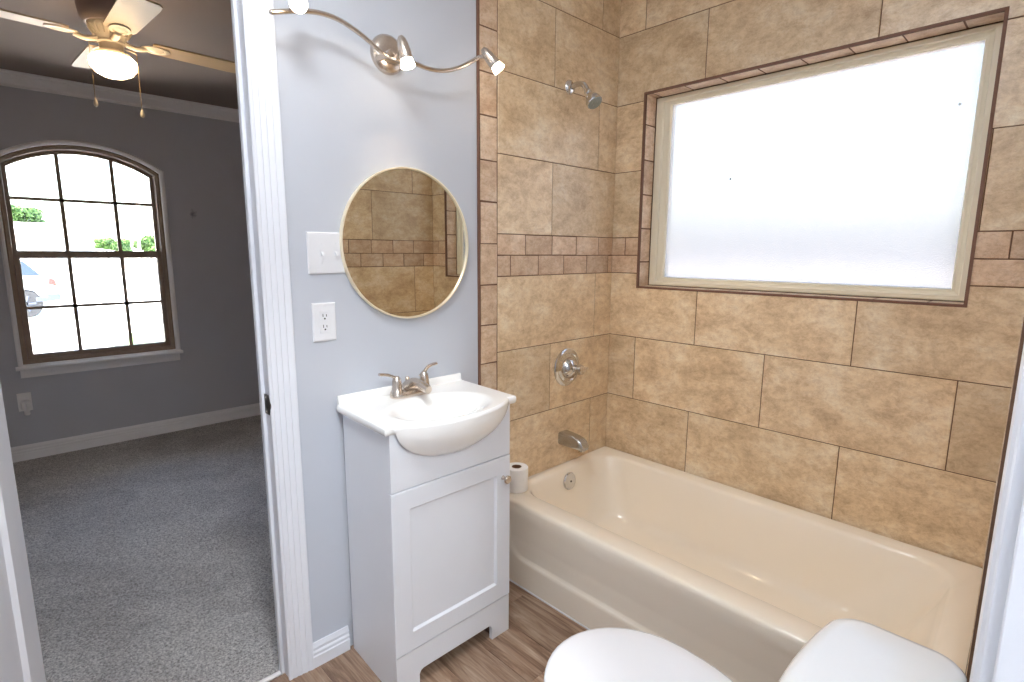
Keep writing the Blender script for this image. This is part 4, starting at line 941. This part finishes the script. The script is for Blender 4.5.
for k in range(4):
    a = math.radians(FA + 90 * k); rot = Matrix.Rotation(a, 4, 'Z'); tilt = Matrix.Rotation(math.radians(-5), 4, 'X')
    T = lambda p, tl=True: tuple(Vector((CX, CYF, ZBL)) + (rot @ ((tilt @ Vector(p)) if tl else Vector(p))))
    q = MB(); out_ = [(0.15, -0.05), (0.17, -0.057), (0.50, -0.066), (0.54, -0.063), (0.555, -0.05), (0.555, 0.05), (0.54, 0.063), (0.50, 0.066), (0.17, 0.057), (0.15, 0.05)]
    q.prism(out_, 'z', 0.004, 0.010); q.v = [T(p) for p in q.v]; bl = obj('blade', q, 'fan_blade', fan, smooth=False)
    q = MB(); q.tube(smooth_pts([(0.045, 0, 0.0), (0.09, 0, -0.012), (0.13, 0, -0.004)], 4), [0.011] * 9, 8, sx=1.2)
    q.rings([[(0.17 + r_ * 1.5 * math.cos(2 * PI * i / 20), r_ * math.sin(2 * PI * i / 20), h_) for i in range(20)] for r_, h_ in ((0.038, 0.004), (0.038, -0.001), (0.026, -0.004), (0.022, 0.0), (0.012, -0.006), (0.002, -0.007))])
    q.v = [T(p) for p in q.v]; obj('blade_iron', q, 'fan_white', fan)
q = MB(); q.lathe([(0.05, ZB - 0.160), (0.052, ZB - 0.17), (0.046, ZB - 0.176), (0.044, ZB - 0.200), (0.05, ZB - 0.205), (0.066, ZB - 0.213), (0.068, ZB - 0.226), (0.06, ZB - 0.228)], (CX, CYF, 0), (0, 0, 1), 36); lk = obj('light_kit', q, 'fan_white', fan)
q = MB(); q.lathe([(0.062, ZB - 0.224), (0.076, ZB - 0.227), (0.086, ZB - 0.237), (0.089, ZB - 0.250), (0.085, ZB - 0.272), (0.068, ZB - 0.294), (0.04, ZB - 0.308), (0.001, ZB - 0.313)], (CX, CYF, 0), (0, 0, 1), 40); obj('bowl_shade', q, 'shade', lk, label='lit white glass bowl')
for (dx_, dy_, zl) in ((-0.084, -0.035, 1.985), (0.092, 0.008, 1.975)):
    q = MB(); x_, y_ = CX + dx_, CYF + dy_; q.tube(smooth_pts([(CX + dx_ * 0.55, CYF + dy_ * 0.55, ZB - 0.185), (x_ * 0.98 + CX * 0.02, y_, ZB - 0.192), (x_, y_, ZB - 0.23), (x_, y_, zl + 0.03)], 4), 0.0016, 6); pc = obj('pull_chain', q, 'chain', fan)
    q = MB(); q.lathe([(0.002, 0.036), (0.004, 0.03), (0.0085, 0.014), (0.0075, 0.005), (0.003, 0.0)], (x_, y_, zl), (0, 0, 1), 14); obj('fob', q, 'fan_white', pc)

# ------------------------------------------------------------------ outdoors
gd = MB(); gd.box((-60, -40, -0.8), (60, 90, -0.40))
struct('ground', gd, 'concrete', 'sunlit pale concrete street outside the bedroom window', 'ground', smooth=False)
lw = MB()
for k in range(1):
    lw.prism([(-0.75, 10.6), (7.0, 10.2), (7.0, 12.3), (0.2, 12.7), (-0.45, 11.8)], 'z', -0.40, -0.37)
o = struct('lawn', lw, 'grass', 'strip of grass by the street seen low in the arched window', 'grass', smooth=False); o['kind'] = 'stuff'
# neighbour's house
hs = thing('house', 'pale house across the street behind the car', 'house', (2.0, 62, -0.40))
q = MB(); q.box((-9, 58, -0.40), (16, 70, 2.6)); obj('walls', q, 'siding', hs, smooth=False)
q = MB(); q.prism([(57.2, 2.5), (64, 3.75), (70.8, 2.5)], 'x', -9.8, 16.8); obj('roof', q, 'shingle', hs, smooth=False)
q = MB(); q.box((1.2, 57.94, -0.40), (4.6, 58.02, 2.1)); obj('garage_door', q, 'car', hs, smooth=False, bevel=0.02)
# trees
def tree(x_, y_, h, r, lb, seed):
    rnd = random.Random(seed)
    t = thing('tree', lb, 'tree', (x_, y_, -0.40), 'trees beyond the street')
    q = MB(); q.tube([(x_, y_, -0.40), (x_ + 0.1, y_, h * 0.35), (x_ + 0.05, y_, h * 0.7)], [r * 0.12, r * 0.09, r * 0.04], 10); obj('trunk', q, 'bark', t)
    q = MB()
    for k in range(1500):
        u_ = Vector((rnd.gauss(0, 1), rnd.gauss(0, 1), rnd.gauss(0, 1))).normalized()
        rad = r * (0.72 + 0.28 * math.sin(3 * u_.x + seed) * math.cos(4 * u_.z + 2 * u_.y)) * rnd.uniform(0.55, 1.0)
        c_ = Vector((x_, y_, h - r * 0.85)) + Vector((u_.x * rad * 1.15, u_.y * rad, u_.z * rad * 0.85))
        a_ = Vector((rnd.gauss(0, 1), rnd.gauss(0, 1), rnd.gauss(0, 1))).normalized(); b_ = a_.orthogonal().normalized(); s_ = rnd.uniform(0.08, 0.17) * r
        q.add([c_ - a_ * s_, c_ + b_ * s_ * 0.6, c_ + a_ * s_, c_ - b_ * s_ * 0.6], [(0, 1, 2, 3)])
    obj('foliage', q, 'leaf', t, smooth=False)
tree(0.9, 76, 6.6, 2.4, 'round green tree over the far house roof at the left of the arched window', 1)
tree(2.85, 38, 2.25, 0.62, 'small bushy tree before the far house, middle of the arched window', 2)
tree(4.05, 41, 2.2, 0.7, 'loose green tree just left of the utility pole', 3)
tree(5.95, 43, 2.5, 0.9, 'bushy tree at the right edge of the arched window', 4)
up = thing('utility_pole', 'thin pale utility pole among the trees beyond the street', 'utility pole', (4.55, 38, -0.40))
q = MB(); q.tube([(4.55, 38, -0.40), (4.55, 38, 4.6)], [0.09, 0.06], 10); obj('post', q, 'shingle', up)
q = MB(); q.box((3.95, 37.95, 4.1), (5.15, 38.05, 4.2)); obj('crossarm', q, 'shingle', up, smooth=False)

# parked car, rear towards +x
car = thing('parked_car', 'silver SUV parked outside the arched window', 'car', (-3.7, 10.3, -0.12), None)
XR, YC0, YC1, ZG = -1.50, 9.40, 11.2, -0.12
prof = [(-6.1, 0.30), (-6.12, 0.62), (-6.0, 0.82), (-5.1, 0.98), (-4.75, 1.06), (-4.0, 1.55), (-3.5, 1.64), (-2.4, 1.62), (-1.95, 1.5), (-1.62, 1.06), (-1.52, 0.98), (-1.5, 0.62), (-1.52, 0.5), (-1.6, 0.34)]
def arc_(cx_, r_): return [(cx_ + r_ * math.cos(t), 0.34 + r_ * math.sin(t)) for t in [PI * k / 12 for k in range(13)]]
low = arc_(-2.16, 0.40) + arc_(-5.2, 0.40)
body = prof + [(a, max(b, 0.30)) for a, b in low]
q = MB()
W_ = lambda z_: 0.0 if z_ < 1.02 else (z_ - 1.02) * 0.33
R = []
n_ = len(body)
vs = [(a, YC0 + W_(b), b + ZG) for a, b in body] + [(a, YC1 - W_(b), b + ZG) for a, b in body]
q.add(vs, [tuple(range(n_))[::-1], tuple(range(n_, 2 * n_))] + [(i, (i + 1) % n_, n_ + (i + 1) % n_, n_ + i) for i in range(n_)])
obj('body', q, 'car', car, angle=40)
q = MB(); gl_ = [(-4.55, 1.07), (-3.95, 1.48), (-3.5, 1.55), (-2.45, 1.54), (-2.1, 1.47), (-1.78, 1.09)]
for yy, sg in ((YC0, -1), (YC1, 1)):
    q = MB(); vs = [(a, yy + (W_(b) if sg < 0 else -W_(b)) + sg * 0.006, b + ZG) for a, b in gl_]; q.add(vs, [tuple(range(len(gl_)))]); obj('side_glass', q, 'car_glass', car, smooth=False)
q = MB(); q.rings([[(-1.935, y_ + s_ * 0.2, 1.47 + ZG), (-1.64, y_ + s_ * 0.1, 1.09 + ZG)] for y_, s_ in ((YC0, 1), (YC1, -1))], closed=False); q.v = [(a + 0.012, b, c_ + 0.006) for a, b, c_ in q.v]; obj('rear_glass', q, 'car_glass', car, smooth=False)
q = MB(); q.box((-1.72, YC0 - 0.02, 0.42 + ZG), (-1.44, YC1 + 0.02, 0.60 + ZG)); q.box((-1.95, YC0 - 0.015, 0.40 + ZG), (-1.70, YC0 + 0.02, 0.52 + ZG)); obj('rear_bumper', q, 'bumper', car, bevel=0.03)
for y_ in (YC0 - 0.008, YC1 - 0.18):
    q = MB(); q.prism([(-1.66, 0.86), (-1.50, 0.80), (-1.49, 0.92), (-1.57, 1.02), (-1.64, 1.02)], 'y', y_, y_ + 0.19); q.v = [(a, b, c_ + ZG) for a, b, c_ in q.v]; obj('tail_light', q, 'red', car, smooth=False, label='red tail light')
for wx in (-2.16, -5.2):
    for y_, sg in ((YC0 + 0.02, -1), (YC1 - 0.02, 1)):
        q = MB(); q.lathe([(0.22, 0.0), (0.34, 0.0), (0.36, 0.03), (0.36, 0.17), (0.34, 0.2), (0.22, 0.2)], (wx, y_ - sg * 0.2, 0.36 + ZG), (0, sg, 0), 32); wh_ = obj('wheel', q, 'black', car)
        q = MB(); q.lathe([(0.225, 0.17), (0.225, 0.195), (0.2, 0.185), (0.06, 0.19), (0.05, 0.2), (0.001, 0.2)], (wx, y_ - sg * 0.2, 0.36 + ZG), (0, sg, 0), 32)
        for k in range(5):
            t = 2 * PI * k / 5; q.tube([(wx + 0.05 * math.cos(t), y_ + sg * 0.0, 0.36 + ZG + 0.05 * math.sin(t)), (wx + 0.21 * math.cos(t), y_ + sg * 0.0, 0.36 + ZG + 0.21 * math.sin(t))], 0.03, 6)
        obj('rim', q, 'bumper', wh_)

car.location = Vector(car.location) + Vector((0.55, 8.0, -0.28))
for o in bpy.data.objects:
    if '_o' in o: del o['_o']
